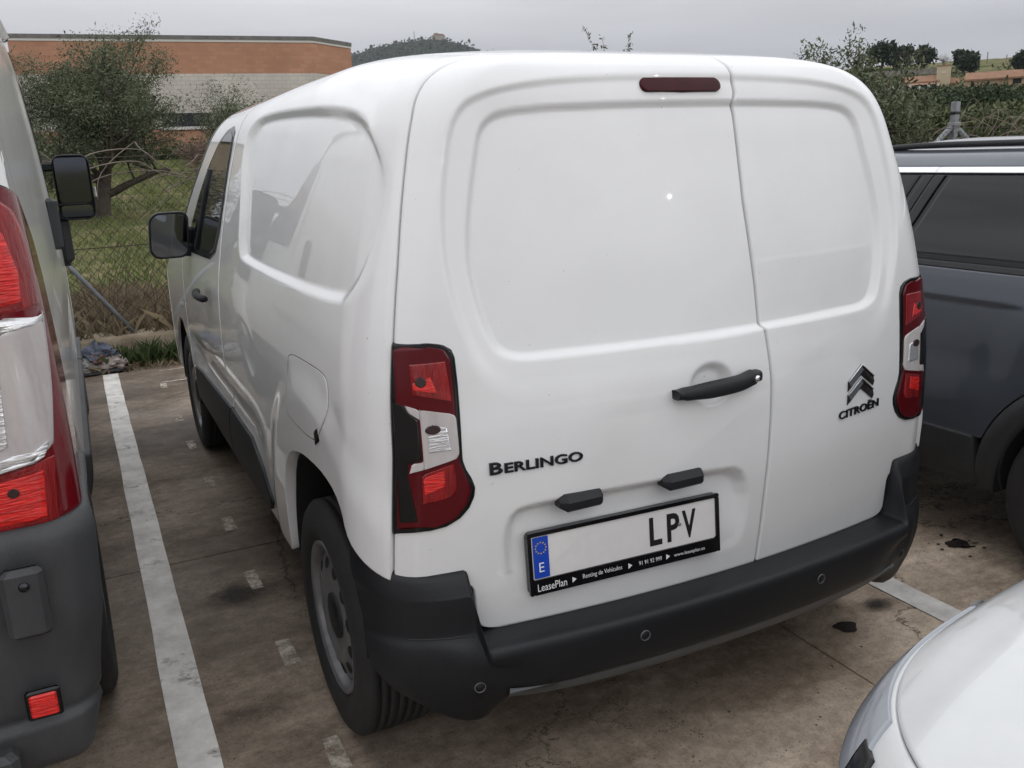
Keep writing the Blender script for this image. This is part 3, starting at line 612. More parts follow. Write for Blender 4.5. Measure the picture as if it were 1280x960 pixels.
for sg in (1, -1):
    cols = [('c', f) for f in np.linspace(.30, 1, 8)]+[('y', y) for y in np.r_[np.linspace(.12, 3.3, 70)]]
    A = {}
    P = np.zeros((80, len(cols), 3))
    for j, (k, a) in enumerate(cols):
        yy = a if k == 'y' else .06
        d2 = .45**2-(yy-1.03)**2; z0 = .38+math.sqrt(d2) if (k == 'y' and d2 > 0) else .42
        if yy < .80: z0 = max(z0, float(np.interp(yy, [.05, .70], [.90, .74])))
        v = v_of(BV, z0, 2.46, 80); q = BV.qth(a*math.pi/2, v) if k == 'c' else np.maximum(BV.qy(a, v), BV.qth(math.pi/2, v))
        P[:, j] = BV.q(sg*q, v)
    def bdisp(P): return .012*sst(.95, .90, P[..., 2])*sst(.62, .70, P[..., 2])+.008*sst(1.14, 1.18, P[..., 2])*sst(2.05, 2.0, P[..., 2])*sst(.3, .36, P[..., 1])*sst(3.2, 3.1, P[..., 1])
    panel('side_panel', P, M_white2, bv, bvc, bdisp, flange=.03)
    v = v_of(BV, .42, 2.46, 60); yb = np.minimum(4.05, BV.YF(v)-.28); Y = 3.306+(yb[:, None]-3.306)*np.linspace(0, 1, 30)[None]
    panel('cab_door', BV.side(np.maximum(Y, 3.0), np.repeat(v[:, None], 30, 1), sg), M_white2, bv, bvc, None, flange=.03)
    X = np.linspace(.006, .935, 40); v = v_of(BV, .94, 2.42, 60); x_end = BV.W(v)-.085+.085*math.sin(.30*math.pi/2)-.003
    panel('rear_door', BV.rear(sg*(.006+(x_end-.006)[:, None]*np.linspace(0, 1, 40)[None]), np.repeat(v[:, None], 40, 1)), M_white2, bv, bvc, None, flange=.03)
    sf = lambda y, z, sg=sg: BV.side(y, BV.V(z), sg)
    patch('window_glass', [(3.42, 1.36), (4.10, 1.36), (3.95, 1.60), (3.62, 2.0), (3.42, 2.0)], sf, M_glass, bv, off=.003, centre=bvc)
    for y0, y1 in ((1.52, 3.28), (3.32, 3.98)): patch('side_moulding', [(y0, .46), (y1, .46), (y1, .60), (y0, .60)], sf, M_plastic2, bv, off=.022, centre=bvc, nr=10, nc=30, flange=.04, roll=.008)
    wheel(bv, (sg*.90, 1.03, .345), sg, R=.345, wd=.225, rim=.215); wheel(bv, (sg*.90, 4.45, .345), sg, R=.345, wd=.225, rim=.215)
v = v_of(BV, .32, 1.32, 40); panel('bonnet', nose_of(BV, v, np.minimum(4.05, BV.YF(v)-.3)), M_white2, bv, bvc)
v = v_of(BV, 1.33, 2.44, 30); panel('windscreen', nose_of(BV, v, np.minimum(4.05, BV.YF(v)-.28)), M_glass, bv, bvc)
v = v_of(BV, 2.462, 2.5345, 14); P = np.zeros((14, 120, 3))
for i, vv in enumerate(v): qe_ = float(BV.qy(float(BV.YF(vv)), vv)); P[i] = BV.q(np.linspace(-qe_, qe_, 120), vv)
panel('roof', P, M_white2, bv, bvc, flange=.01)
def box_rings(S, ins_list, name, parent):
    R2 = []
    for z, ins in ins_list:
        v = float(S.V(z)); W = float(S.W(v))-ins; yr = float(S.YR(v))+.06+ins; yf = float(S.YF(v))-.35-ins
        R2 += [(-W, yr, z), (W, yr, z), (W, yf, z), (-W, yf, z)]
    k = len(ins_list); F = [(4*i+a, 4*i+(a+1) % 4, 4*i+4+(a+1) % 4, 4*i+4+a) for i in range(k-1) for a in range(4)]+[(3, 2, 1, 0), tuple(4*k-4+a for a in range(4))]
    return mk(name, R2, F, M_dark, parent, smooth=False)
box_rings(BV, [(.34, .30), (.86, .30), (.87, .05), (1.4, .05), (2.0, .06), (2.40, .08)], 'inner_body', bv)
surf_bq = lambda sg: (lambda q, z: BV.q(sg*q, BV.V(z)))
for sg in (1, -1):
    lr = empty('tail_lamp'); lr.parent = bv; sq = surf_bq(sg)
    LO = [(.74, .918), (.97, .918), (1.03, .925), (1.20, .905), (1.30, .93), (1.35, 1.0), (1.36, 1.2), (1.33, 1.36), (1.25, 1.45), (1.10, 1.52), (1.0, 1.555), (.9, 1.585), (.74, 1.59)]
    patch('lamp_housing', LO, sq, M_black, lr, off=.006, nr=60, nc=44, centre=bvc, flange=.03, roll=.006)
    lc = np.array([1.0, 1.25]); LI = lc+(np.array(LO)-lc)*[.965, .985]
    patch('lens', LI, sq, mat('wine red lens', (.13, .005, .009), rough=.14, coat=.3), lr, off=.009, nr=60, nc=44, centre=bvc, flange=.004, roll=.003)
    patch('lens', [(.745, 1.322), (1.03, 1.328), (1.038, 1.38), (1.028, 1.455), (1.004, 1.511), (.95, 1.55), (.745, 1.562)], sq, M_red, lr, off=.011, nr=30, nc=24, centre=bvc, flange=.002)
    patch('reflector', [(.75, 1.34), (.985, 1.345), (.99, 1.40), (.975, 1.47), (.945, 1.51), (.75, 1.52)], sq, M_redbright, lr, off=.0125, nr=24, nc=20, centre=bvc, flange=.002)
    patch('indicator_lens', [(.745, 1.030), (.906, 1.040), (.966, 1.053), (.998, 1.075), (1.019, 1.185), (1.036, 1.314), (.949, 1.306), (.745, 1.295)], sq, M_clear, lr, off=.011, nr=40, nc=24, centre=bvc, flange=.002)
    patch('reflector', [(.75, 1.285), (1.028, 1.302), (1.030, 1.321), (.75, 1.312)], sq, M_silver, lr, off=.013, nr=8, nc=24, centre=bvc, flange=.002)
    patch('reflector', [(.86, 1.075), (.925, 1.085), (.935, 1.275), (.86, 1.270)], sq, M_silver, lr, off=.013, nr=20, nc=14, centre=bvc, flange=.002)
    patch('reflector', [(.745, 1.024), (.906, 1.038), (.976, 1.055), (.990, 1.086), (.96, 1.074), (.9, 1.060), (.745, 1.046)], sq, M_silver, lr, off=.014, nr=12, nc=24, centre=bvc, flange=.003)
    patch('lens', [(.745, .930), (.985, .928), (.995, 1.052), (.976, 1.052), (.903, 1.033), (.745, 1.020)], sq, M_red, lr, off=.011, nr=20, nc=24, centre=bvc, flange=.002)
    patch('reflector', [(.75, .942), (.965, .940), (.972, 1.035), (.903, 1.022), (.75, 1.010)], sq, M_redbright, lr, off=.0125, nr=16, nc=20, centre=bvc, flange=.002)
    patch('bulb_hollow', [(.921+.009*math.cos(a), 1.000+.009*math.sin(a)) for a in np.linspace(0, 2*math.pi, 20, endpoint=False)], sq, M_hole, lr, off=.0140, nr=10, nc=8, centre=bvc, flange=.001)
# bumper of the panel van
nb = 180; vbb = float(BV.V(.7)); qe_ = float(BV.qy(.46, vbb)); qs_ = np.linspace(-qe_, qe_, nb); Bb = BV.q(qs_, np.full(nb, vbb)); Tb = np.gradient(Bb, axis=0); Tb /= np.linalg.norm(Tb, axis=1)[:, None]; Nb = np.stack([Tb[:, 1], -Tb[:, 0], 0*Tb[:, 0]], -1)
pb, tb = resamp(np.array([(-.02, .930), (.010, .930), (.026, .920), (.036, .90), (.040, .86), (.040, .74), (.036, .66), (.032, .60), (.030, .56), (.026, .535), (.045, .515), (.048, .490), (.030, .42), (-.05, .37)]), 40)
kb = sst(.10, .50, Bb[:, 1])[:, None]
oz = pb[None, :, 1]+kb*np.where(tb[None] > 7, .10*sst(7, 13, tb)[None], 0); of = pb[None, :, 0]-sst(.06, .16, Bb[:, 1])[:, None]*.055*sst(1.5, 4, tb)[None]-sst(-.035, .09, Bb[:, 1])[:, None]*(.030*sst(3, 8, tb)+.045*sst(8, 12, tb))[None]
Pb = np.stack([Bb[:, 0, None]+Nb[:, 0, None]*of, Bb[:, 1, None]+Nb[:, 1, None]*of, oz], -1)
bbump = mk('rear_bumper', Pb, gridfaces(nb, 40), M_plastic2, bv)
for sg in (1, -1):
    MB().box((sg*.912, -.040, .800), (.074, .035, .140), bev=.010).build('bumper_pad', M_plastic2, bbump)
    MB().lathe([(0, -.004), (.006, -.003), (.009, 0), (.010, .004)], 18, 'y', (sg*.915, -.060, .838)).build('pad_screw', M_dchrome, bbump, True)
    MB().box((sg*.908, -.030, .580), (.062, .012, .062), bev=.004).build('reflector_frame', M_black, bbump)
    rf_ = MB().box((sg*.908, -.0355, .580), (.048, .010, .048), bev=.003).build('reflector', M_redbright, bbump)
    MB().box((sg*.40, .0, .47), (.9, .10, .05), bev=.012).build('bumper_step', M_plastic2, bbump)
def big_mirror(sg):
    root = empty('door_mirror'); root.parent = bv; root.location = (sg*1.125, 4.0, 1.475)
    o = np.array(rrect(-.088, .108, -.185, .185, .05, 6)); n = len(o); rings = [(.92, -.010), (.985, -.016), (1, -.004), (1, .04), (.9, .10), (.6, .14)]; V_ = []
    o[:, 0] *= sg; 
    for s_, y in rings: V_ += [(x*s_, y, z*s_) for x, z in o]
    F = [(i*n+k, i*n+(k+1) % n, (i+1)*n+(k+1) % n, (i+1)*n+k) for i in range(len(rings)-1) for k in range(n)]+[tuple((len(rings)-1)*n+k for k in range(n)), tuple(range(n))]
    mk('mirror_housing', V_, F, M_plastic, root)
    gm = mat('mirror glass dark', (.10, .105, .12), rough=.05, metal=1.)
    for z0, z1, mt_ in ((-.085, .168, gm), (-.165, -.100, mat('mirror glass', (.32, .33, .35), rough=.03, metal=1.))):
        g = np.array(rrect(-.076, .092, z0, z1, .022, 4)); g[:, 0] *= sg; mk('mirror_glass', [(x, -.017, z) for x, z in g], [tuple(range(len(g)))], mt_, root, smooth=False)
    MB().box((-sg*.02, -.012, -.0925), (.17, .014, .010), bev=.003).build('mirror_divider', M_plastic, root)
    MB().box((-sg*.10, .02, .12), (.10, .05, .05), bev=.01).build('mirror_arm', M_plastic, root); MB().box((-sg*.10, .03, -.15), (.12, .06, .06), bev=.01).build('mirror_arm', M_plastic, root); MB().box((-sg*.095, .10, -.30), (.10, .18, .30), bev=.04).build('mirror_foot', M_plastic, root)
    MB().box((sg*.118, .03, -.03), (.012, .07, .06), bev=.004).build('side_indicator', M_clear, root)
for sg in (1, -1): big_mirror(sg)
MB().box((1.018, 2.86, 1.335), (.055, .06, .235), bev=.014).build('rail_cover', M_plastic2, bv)

# --- grey crossover on the other side
M_grey = mat('slate grey metallic paint', (.090, .101, .122), rough=.32, metal=.35, coat=1., coat_rough=.03, var=.10, vscale=300)
M_clad = mat('dark cladding', (.034, .035, .038), rough=.6, var=.3, vscale=10, bump=.1, bscale=300)
M_brightstrip = mat('bright trim', (.80, .81, .84), rough=.2, metal=.9)
SV = Shell([(.76,.22,.06,4.1),(.85,.29,.03,4.18),(.892,.40,.0,4.22),(.905,.55,0,4.23),(.906,.80,.0,4.18),(.900,.95,.03,4.0),(.885,1.04,.06,3.5),(.872,1.10,.09,3.15),(.800,1.27,.24,2.75),(.728,1.435,.42,2.35),
            (.704,1.468,.46,2.26),(.665,1.505,.52,2.15),(.60,1.530,.58,2.05),(.45,1.552,.68,1.95),(.22,1.568,.9,1.8),(0,1.572,1.2,1.6)], rc=.16, crown=.10)
sv = empty('parked_crossover', (2.405, -.78, 0), 0, 'slate grey crossover with roof rails and bright strip over its dark side windows', 'car')
svc = (0, 2, .8); WY, WZ = .755, .335
def sdisp(P):
    Y, Z = P[..., 1], P[..., 2]
    return .016*sst(.998, .984, Z)*sst(.62, .80, Z)*sst(1.05, 1.22, Y)*sst(3.0, 2.7, Y)+.010*sst(1.08, 1.0, Z)*sst(.985, .992, Z)*0
for sg in (-1, 1):
    def col_panel(name, ys, seam, mt, zt, dis=sdisp, parent=sv):
        P = np.zeros((70, len(ys), 3))
        for j, y in enumerate(ys):
            z0 = .498
            for wy in (WY, 3.35):
                d2 = .468**2-(y-wy)**2
                if d2 > 0: z0 = max(z0, WZ+math.sqrt(d2))
            v = v_of(SV, z0, zt, 70); q = np.maximum(SV.qy(y, v), SV.qth(math.pi/2, v)-.0); P[:, j] = SV.q(sg*q, v)
        return panel(name, P, mt, parent, svc, dis, flange=.02)
    col_panel('rear_quarter', np.linspace(.30, 1.02, 60), 0, M_grey, 1.10)
    rd = col_panel('rear_door', np.linspace(1.025, 1.735, 60), 0, M_grey, 1.10)
    col_panel('front_door', np.linspace(1.741, 2.75, 50), 0, M_grey, 1.10); col_panel('front_wing', np.r_[np.linspace(2.756, 3.0, 14), np.linspace(3.02, 3.85, 60)], 0, M_grey, .93)
    sf = lambda y, z, sg=sg: SV.side(y, SV.V(z), sg)
    # glass band, pillars, bright strip, roof side
    v = v_of(SV, 1.085, 1.475, 20); Y = np.linspace(.62, 2.85, 40)[None]+0*v[:, None]
    panel('window_surround', SV.side(np.minimum(Y, SV.YF(v)[:, None]-.12), np.repeat(v[:, None], 40, 1), sg), M_black, sv, svc, lambda P: .006+0*P[..., 0], flange=0)
    slant = -.30
    def gl(y0, y1, s0, s1): return [(y0, 1.125), (y1, 1.125), (y1+s1*.31, 1.432), (y0+s0*.31, 1.432)]
    patch('window_glass', gl(1.06, 1.66, .0, -.36), sf, M_glass, sv, off=-.002, centre=svc, nr=24, nc=40, flange=.002, roll=.001)
    patch('window_glass', gl(1.80, 2.62, -.36, -.9), sf, M_glass, sv, off=-.002, centre=svc, nr=24, nc=40, flange=.002, roll=.001)
    patch('pillar_trim', gl(1.685, 1.729, -.36, -.36), sf, M_black, sv, off=.001, centre=svc, nr=24, nc=8)
    patch('pillar_trim', gl(1.736, 1.775, -.36, -.36), sf, M_black, sv, off=.001, centre=svc, nr=24, nc=8)
    patch('waist_seal', [(.95, 1.102), (2.75, 1.102), (2.75, 1.122), (.95, 1.122)], sf, M_clad, sv, off=.003, centre=svc, nr=5, nc=60, flange=.006)
    patch('bright_strip', [(.70, 1.440), (1.618, 1.440), (1.612, 1.459), (.70, 1.459)], sf, M_brightstrip, sv, off=.005, centre=svc, nr=6, nc=60, flange=.006)
    patch('bright_strip', [(1.622, 1.440), (2.3, 1.440), (2.3, 1.459), (1.616, 1.459)], sf, M_brightstrip, sv, off=.005, centre=svc, nr=6, nc=40, flange=.006)
    v = v_of(SV, 1.464, 1.530, 18); Y = .62+(np.linspace(0, 1, 40))[None]*(SV.YF(v)[:, None]-.62)
    panel('roof_side', SV.side(Y, np.repeat(v[:, None], 40, 1), sg), M_grey, sv, svc, flange=.01)
    yy = np.linspace(.75, 2.05, 30); hh = 1.545-.020*np.abs((yy-1.4)/.65)**4; mb = MB()
    rp = np.stack([sg*(.612+0*yy), yy, hh], -1); mb.tube(rp, .0125, 10); mb.build('roof_rail', M_plastic, sv, True)
    # cladding: sill and arch ring
    patch('sill_cladding', [(1.215, .300), (2.85, .300), (2.85, .492), (1.232, .492)], sf, M_clad, sv, off=.006, centre=svc, nr=14, nc=40, flange=.03, roll=.008)
    for wy in (WY, 3.35):
        a = np.linspace(-.10, math.pi+.10, 50); rr = np.array([.375, .385, .42, .455, .464]); oo = np.array([-.02, .012, .014, .010, -.01])
        P = np.array([[(sg*(float(SV.W(SV.V(WZ+r*math.sin(t))))+o_), wy+r*math.cos(t), WZ+r*math.sin(t)) for t in a] for r, o_ in zip(rr, oo)])
        mk('arch_cladding', P, gridfaces(5, 50), M_clad, sv)
        P = np.array([[(sg*x, wy+.378*math.cos(t), WZ+.378*math.sin(t)) for t in a] for x in (.89, .62)]); mk('arch_liner', P, gridfaces(2, 50), M_dark, sv)
        wheel(sv, (sg*.795, wy, .335), sg, R=.335, wd=.215, rim=.225, rmat=mat('alloy', (.45, .46, .48), rough=.3, metal=.9), holes=10)
v = v_of(SV, 1.532, 1.5715, 14); P = np.zeros((14, 90, 3))
for i, vv in enumerate(v): qe_ = float(SV.qy(float(SV.YF(vv)), vv)); P[i] = SV.q(np.linspace(-qe_, qe_, 90), vv)
panel('roof', P, M_grey, sv, svc, flange=.01)
v = v_of(SV, .24, 1.05, 36); panel('bonnet', nose_of(SV, v, np.minimum(3.86, SV.YF(v)-.3)), M_grey, sv, svc)
v = v_of(SV, 1.055, 1.53, 24); panel('windscreen', nose_of(SV, v, SV.YF(v)-.25), M_glass, sv, svc)
v = v_of(SV, .26, 1.52, 60); th_ = np.linspace(-1, 1, 60); panel('tailgate', np.stack([SV.q(th_*float(SV.qth(math.pi/2, vv))*.999, np.full(60, vv)) for vv in v]), M_grey, sv, svc)
box_rings(SV, [(.26, .27), (.72, .27), (.73, .04), (1.05, .05), (1.40, .08), (1.52, .10)], 'inner_body', sv)

# --- white car standing across the aisle, nose to the left
M_white3 = mat('white solid paint', (.62, .63, .63), rough=.35, coat=1., coat_rough=.04, var=.07, vscale=6)
specks(M_white3); specks(M_white2)
HC = Shell([(.68,.20,.1,3.72),(.79,.30,.02,3.84),(.838,.45,0,3.90),(.850,.60,0,3.905),(.846,.70,.0,3.89),(.825,.775,.02,3.85),(.790,.825,.03,3.77),(.745,.862,.05,3.64),(.705,.892,.06,3.46),(.690,.93,.08,3.20),
            (.685,.965,.1,2.98),(.66,1.08,.15,2.78),(.60,1.30,.25,2.35),(.53,1.42,.4,2.1),(.40,1.46,.6,1.95),(.2,1.48,.8,1.8),(0,1.485,1.2,1.5)], rc=.16, crown=.06)
hc = empty('parked_hatchback', (3.242, -1.064, 0), math.radians(98), 'white car with rounded bonnet and headlamp, close behind the cargo van', 'car'); hcc = (0, 2, .6)
hy0 = lambda v: HC.YF(v)-.62
v = v_of(HC, .803, .966, 60)
def bon_disp(P): return -.014*sst(.50, .42, np.abs(P[..., 0]))*sst(3.62, 3.40, P[..., 1])-.006*np.exp(-((np.abs(P[..., 0])-.66)/.03)**2)
panel('bonnet', nose_of(HC, v, HC.YF(v)-.62-.0*v, .62, 121), M_white3, hc, hcc, bon_disp, flange=.012)
P = np.stack([np.stack([np.linspace(-1, 1, 40)*float(HC.W(HC.V(.966)))*.96, np.full(40, y), .966+.012*(1-np.linspace(-1, 1, 40)**2)], -1) for y in (2.40, 2.75, 2.9)]); mk('cowl', P, gridfaces(3, 40), M_white3, hc)
for sg in (-1, 1):
    sf = lambda y, z, sg=sg: HC.side(y, HC.V(z), sg)
    ys = np.linspace(2.30, 3.32, 60); P = np.zeros((50, 60, 3))
    for j, y in enumerate(ys):
        d2 = .355**2-(y-3.12)**2; z0 = .31+math.sqrt(d2) if d2 > 0 else .26
        v = v_of(HC, z0, .799, 50); P[:, j] = HC.side(np.minimum(y, HC.YF(v)-.622), v, sg)
    panel('front_wing', P, M_white3, hc, hcc, lambda P: -.008*sst(.50, .40, np.hypot(P[..., 1]-3.12, P[..., 2]-.31)), flange=.015)
    v = v_of(HC, .26, .93, 50); panel('front_door', HC.side(np.linspace(1.2, 2.295, 40)[None]+0*v[:, None], np.repeat(v[:, None], 40, 1), sg), M_white3, hc, hcc)
    ys = np.linspace(.18, 1.195, 50); P = np.zeros((50, 50, 3))
    for j, y in enumerate(ys):
        d2 = .355**2-(y-.62)**2; z0 = .31+math.sqrt(d2) if d2 > 0 else .26
        v = v_of(HC, z0, .93, 50); P[:, j] = HC.q(sg*np.maximum(HC.qy(y, v), HC.qth(math.pi/2, v)), v)
    panel('rear_quarter', P, M_white3, hc, hcc)
    v = v_of(HC, .935, 1.42, 20); panel('window_glass', HC.side(.5+(HC.YF(v)[:, None]-.3-.5)*np.linspace(0, 1, 40)[None], np.repeat(v[:, None], 40, 1), sg), M_glass, hc, hcc)
    wheel(hc, (sg*.745, .62, .30), sg, R=.30, wd=.19, rim=.19); wheel(hc, (sg*.745, 3.12, .30), sg, R=.30, wd=.19, rim=.19)
    for yc in (.62, 3.12):
        a = np.linspace(-.2, math.pi+.2, 26); P = np.array([[(sg*x, yc+.362*math.cos(t), .31+.362*math.sin(t)) for t in a] for x in (.82, .58)]); mk('arch_liner', P, gridfaces(2, 26), M_dark, hc)
    def nsf(a, z, sg=sg):
        v = HC.V(z); W = HC.W(v); YF = HC.YF(v); y0 = YF-.622; t = np.radians(a); return HC.fin(sg*W*np.abs(np.sin(t))**.62, y0+(YF-y0)*np.abs(np.cos(t))**.62, v)
    hl = patch('headlamp', [(50, .735), (55, .7965), (89, .7965), (89.5, .782), (76, .748), (60, .715), (53, .710)], nsf, mat('hazed headlamp', (.30, .32, .35), rough=.16, coat=.6), hc, off=.006, centre=hcc, nr=24, nc=60)
    patch('headlamp_bezel', [(48, .715), (50.5, .770), (55, .770), (54, .705)], nsf, M_black, hl, off=.0085, centre=hcc, nr=10, nc=10)
v = v_of(HC, .22, .799, 50); panel('front_bumper', nose_of(HC, v, HC.YF(v)-.62, .62, 121), M_white3, hc, hcc, flange=.015)
v = v_of(HC, .97, 1.44, 24); panel('windscreen', nose_of(HC, v, HC.YF(v)-.3), M_glass, hc, hcc)
v = v_of(HC, .24, 1.42, 40); th_ = np.linspace(-1, 1, 50); panel('tailgate', np.stack([HC.q(th_*float(HC.qth(math.pi/2, vv))*.999, np.full(50, vv)) for vv in v]), M_white3, hc, hcc)
v = v_of(HC, 1.422, 1.4845, 12); P = np.zeros((12, 80, 3))
for i, vv in enumerate(v): qe_ = float(HC.qy(float(HC.YF(vv)), vv)); P[i] = HC.q(np.linspace(-qe_, qe_, 80), vv)
panel('roof', P, M_white3, hc, hcc, flange=.01)
box_rings(HC, [(.24, .25), (.66, .25), (.67, .06), (.86, .12), (.95, .15)], 'inner_body', hc)
# ------------------------------------------------------------------ ground, markings, terrain
def nodes_mat(name):
    mt = bpy.data.materials.new(name); mt.use_nodes = True; return mt, mt.node_tree.nodes, mt.node_tree.links
def noise(n, l, src, scale, detail=6, rough=.6, stretch=None, off=(0, 0, 0)):
    mp_ = n.new('ShaderNodeMapping'); mp_.inputs['Scale'].default_value = stretch or (1, 1, 1); mp_.inputs['Location'].default_value = off; l.new(src, mp_.inputs[0])
    z = n.new('ShaderNodeTexNoise'); z.inputs['Scale'].default_value = scale; z.inputs['Detail'].default_value = detail; z.inputs['Roughness'].default_value = rough; l.new(mp_.outputs[0], z.inputs[0]); return z.outputs[0]
def ramp2(n, l, src, p0, p1, c0=(0, 0, 0), c1=(1, 1, 1)):
    r = n.new('ShaderNodeValToRGB'); l.new(src, r.inputs[0]); e = r.color_ramp.elements; e[0].position = p0; e[1].position = p1; e[0].color = (*c0, 1); e[1].color = (*c1, 1); return r.outputs[0]
def mixc(n, l, f, a, b, mode='MIX'):
    x = n.new('ShaderNodeMix'); x.data_type = 'RGBA'; x.blend_type = mode
    if isinstance(f, (int, float)): x.inputs[0].default_value = f
    else: l.new(f, x.inputs[0])
    for k, s in ((6, a), (7, b)):
        if isinstance(s, tuple): x.inputs[k].default_value = (*s, 1)
        else: l.new(s, x.inputs[k])
    return x.outputs[2]
def concrete():
    mt, n, l = nodes_mat('stained concrete'); b = n['Principled BSDF']; tc_ = n.new('ShaderNodeTexCoord'); P = tc_.outputs['Object']
    c = ramp2(n, l, noise(n, l, P, .9, 7, .62), .33, .68, (.245, .205, .165), (.440, .375, .310))
    c = mixc(n, l, ramp2(n, l, noise(n, l, P, 1.3, 8, .7, (.7, 1.2, 1), (3, 1, 0)), .46, .60), c, (.190, .152, .120))
    c = mixc(n, l, ramp2(n, l, noise(n, l, P, .55, 5, .6, (.6, 1, 1), (7, 2, 0)), .56, .63, (0, 0, 0), (.75, .75, .75)), c, (.115, .092, .074))
    c = mixc(n, l, ramp2(n, l, noise(n, l, P, 14, 8, .75), .36, .70, (.62, .62, .62), (1.18, 1.18, 1.18)), c, c, 'MIX') if False else c
    g = ramp2(n, l, noise(n, l, P, 4.5, 8, .7, (.6, 1.3, 1), (2, 9, 0)), .32, .68, (.72, .70, .68), (1.2, 1.2, 1.2)); c = mixc(n, l, 1., c, g, 'MULTIPLY')
    g = ramp2(n, l, noise(n, l, P, 22, 8, .78), .30, .72, (.58, .58, .58), (1.28, 1.28, 1.28)); c = mixc(n, l, 1., c, g, 'MULTIPLY')
    g = ramp2(n, l, noise(n, l, P, 120, 3, .6), .30, .45, (.55, .55, .55), (1, 1, 1)); c = mixc(n, l, 1., c, g, 'MULTIPLY')
    sp = ramp2(n, l, noise(n, l, P, 55, 3, .5, None, (5, 5, 5)), .70, .74); c = mixc(n, l, sp, c, (.30, .26, .21))
    # shade between the vans and open light on the right, painted into the slab colour
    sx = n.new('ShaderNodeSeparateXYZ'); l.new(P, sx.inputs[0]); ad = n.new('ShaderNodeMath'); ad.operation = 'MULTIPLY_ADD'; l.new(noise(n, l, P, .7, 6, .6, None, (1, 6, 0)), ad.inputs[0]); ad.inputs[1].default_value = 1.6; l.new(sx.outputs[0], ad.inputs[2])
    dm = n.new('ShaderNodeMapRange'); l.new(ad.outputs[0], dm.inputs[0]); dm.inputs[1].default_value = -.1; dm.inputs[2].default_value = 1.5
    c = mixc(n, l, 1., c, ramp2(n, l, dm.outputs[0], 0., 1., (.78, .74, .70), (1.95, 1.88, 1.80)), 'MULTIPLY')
    vo = n.new('ShaderNodeTexVoronoi'); vo.feature = 'DISTANCE_TO_EDGE'; vo.inputs['Scale'].default_value = .55; wn = noise(n, l, P, 2.5, 6, .65); va = n.new('ShaderNodeVectorMath'); va.operation = 'ADD'; l.new(P, va.inputs[0]); l.new(wn, va.inputs[1]); l.new(va.outputs[0], vo.inputs['Vector'])
    c = mixc(n, l, ramp2(n, l, vo.outputs['Distance'], .0012, .0035, (.8, .8, .8), (0, 0, 0)), c, (.035, .028, .022))
    l.new(c, b.inputs['Base Color'])
    l.new(ramp2(n, l, noise(n, l, P, .8, 5), .4, .65, (.55, .55, .55), (.9, .9, .9)), b.inputs['Roughness']); b.inputs['Specular IOR Level'].default_value = .35
    bp_ = n.new('ShaderNodeBump'); bp_.inputs['Strength'].default_value = .35; bp_.inputs['Distance'].default_value = .004; l.new(noise(n, l, P, 90, 6, .7), bp_.inputs['Height']); l.new(bp_.outputs[0], b.inputs['Normal'])
    return mt
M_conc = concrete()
def terrain_z(x, y):
    z = -.06+.20*sst(6.2, 6.9, y)+1.75*sst(8, 52, y)*sst(45, 15, x)
    z = z+1.2*sst(10, 34, .8*x+.6*y)*sst(6.5, 10, y)*sst(14, 26, x)
    z = z+14.7*np.clip((.8*x+.6*y)/205, 0, 1)**2.75*sst(20, 70, x)*sst(-10, 40, y)
    return z
gx = np.unique(np.r_[-2500, -1500, -800, -400, -200, -100, -60, np.linspace(-40, 260, 151), 320, 420, 600, 900, 1500, 2500]); gy = np.unique(np.r_[-2500, -1000, -400, -150, -60, -20, 0, 6.0, 6.15, np.linspace(6.25, 30, 60), np.linspace(31, 240, 105), 300, 400, 600, 1000, 1600, 2500])
X, Y = np.meshgrid(gx, gy); Z = terrain_z(X, Y)+rng.normal(0, .03, X.shape)*sst(7, 9, Y)
def meadow():
    mt, n, l = nodes_mat('meadow soil and grass'); b = n['Principled BSDF']; tc_ = n.new('ShaderNodeTexCoord'); P = tc_.outputs['Object']
    c = ramp2(n, l, noise(n, l, P, .30, 8, .65), .38, .62, (.090, .110, .040), (.190, .170, .080))
    c = mixc(n, l, ramp2(n, l, noise(n, l, P, .8, 8, .7, (1, .5, 1), (4, 4, 0)), .5, .68), c, (.200, .150, .095))
    c = mixc(n, l, 1., c, ramp2(n, l, noise(n, l, P, 9, 8, .8), .3, .7, (.55, .55, .55), (1.25, 1.25, 1.25)), 'MULTIPLY')
    l.new(c, b.inputs['Base Color']); b.inputs['Roughness'].default_value = .95; b.inputs['Specular IOR Level'].default_value = .1
    return mt
tag(mk('terrain', np.stack([X, Y, Z], -1), gridfaces(*X.shape), meadow()), kind='structure')
ground = tag(mk('ground', [(-30, -30, -.035), (30, -30, -.035), (30, 6.16, -.035), (-30, 6.16, -.035)], [(0, 1, 2, 3)], mat('joint filler', (.03, .027, .023), rough=.95)), kind='structure')
xj = [-19.4, -15.4, -11.4, -7.4, -3.435, .565, 4.565, 8.565, 12.6, 16.6]; yj = [-18, -14, -10, -6, -2.02, 2.00, 6.15]
for i in range(len(xj)-1):
    for j in range(len(yj)-1):
        MB().box(((xj[i]+xj[i+1])/2, (yj[j]+yj[j+1])/2, -.02), (xj[i+1]-xj[i]-.007, yj[j+1]-yj[j]-.007, .04)).build('slab', M_conc, ground)
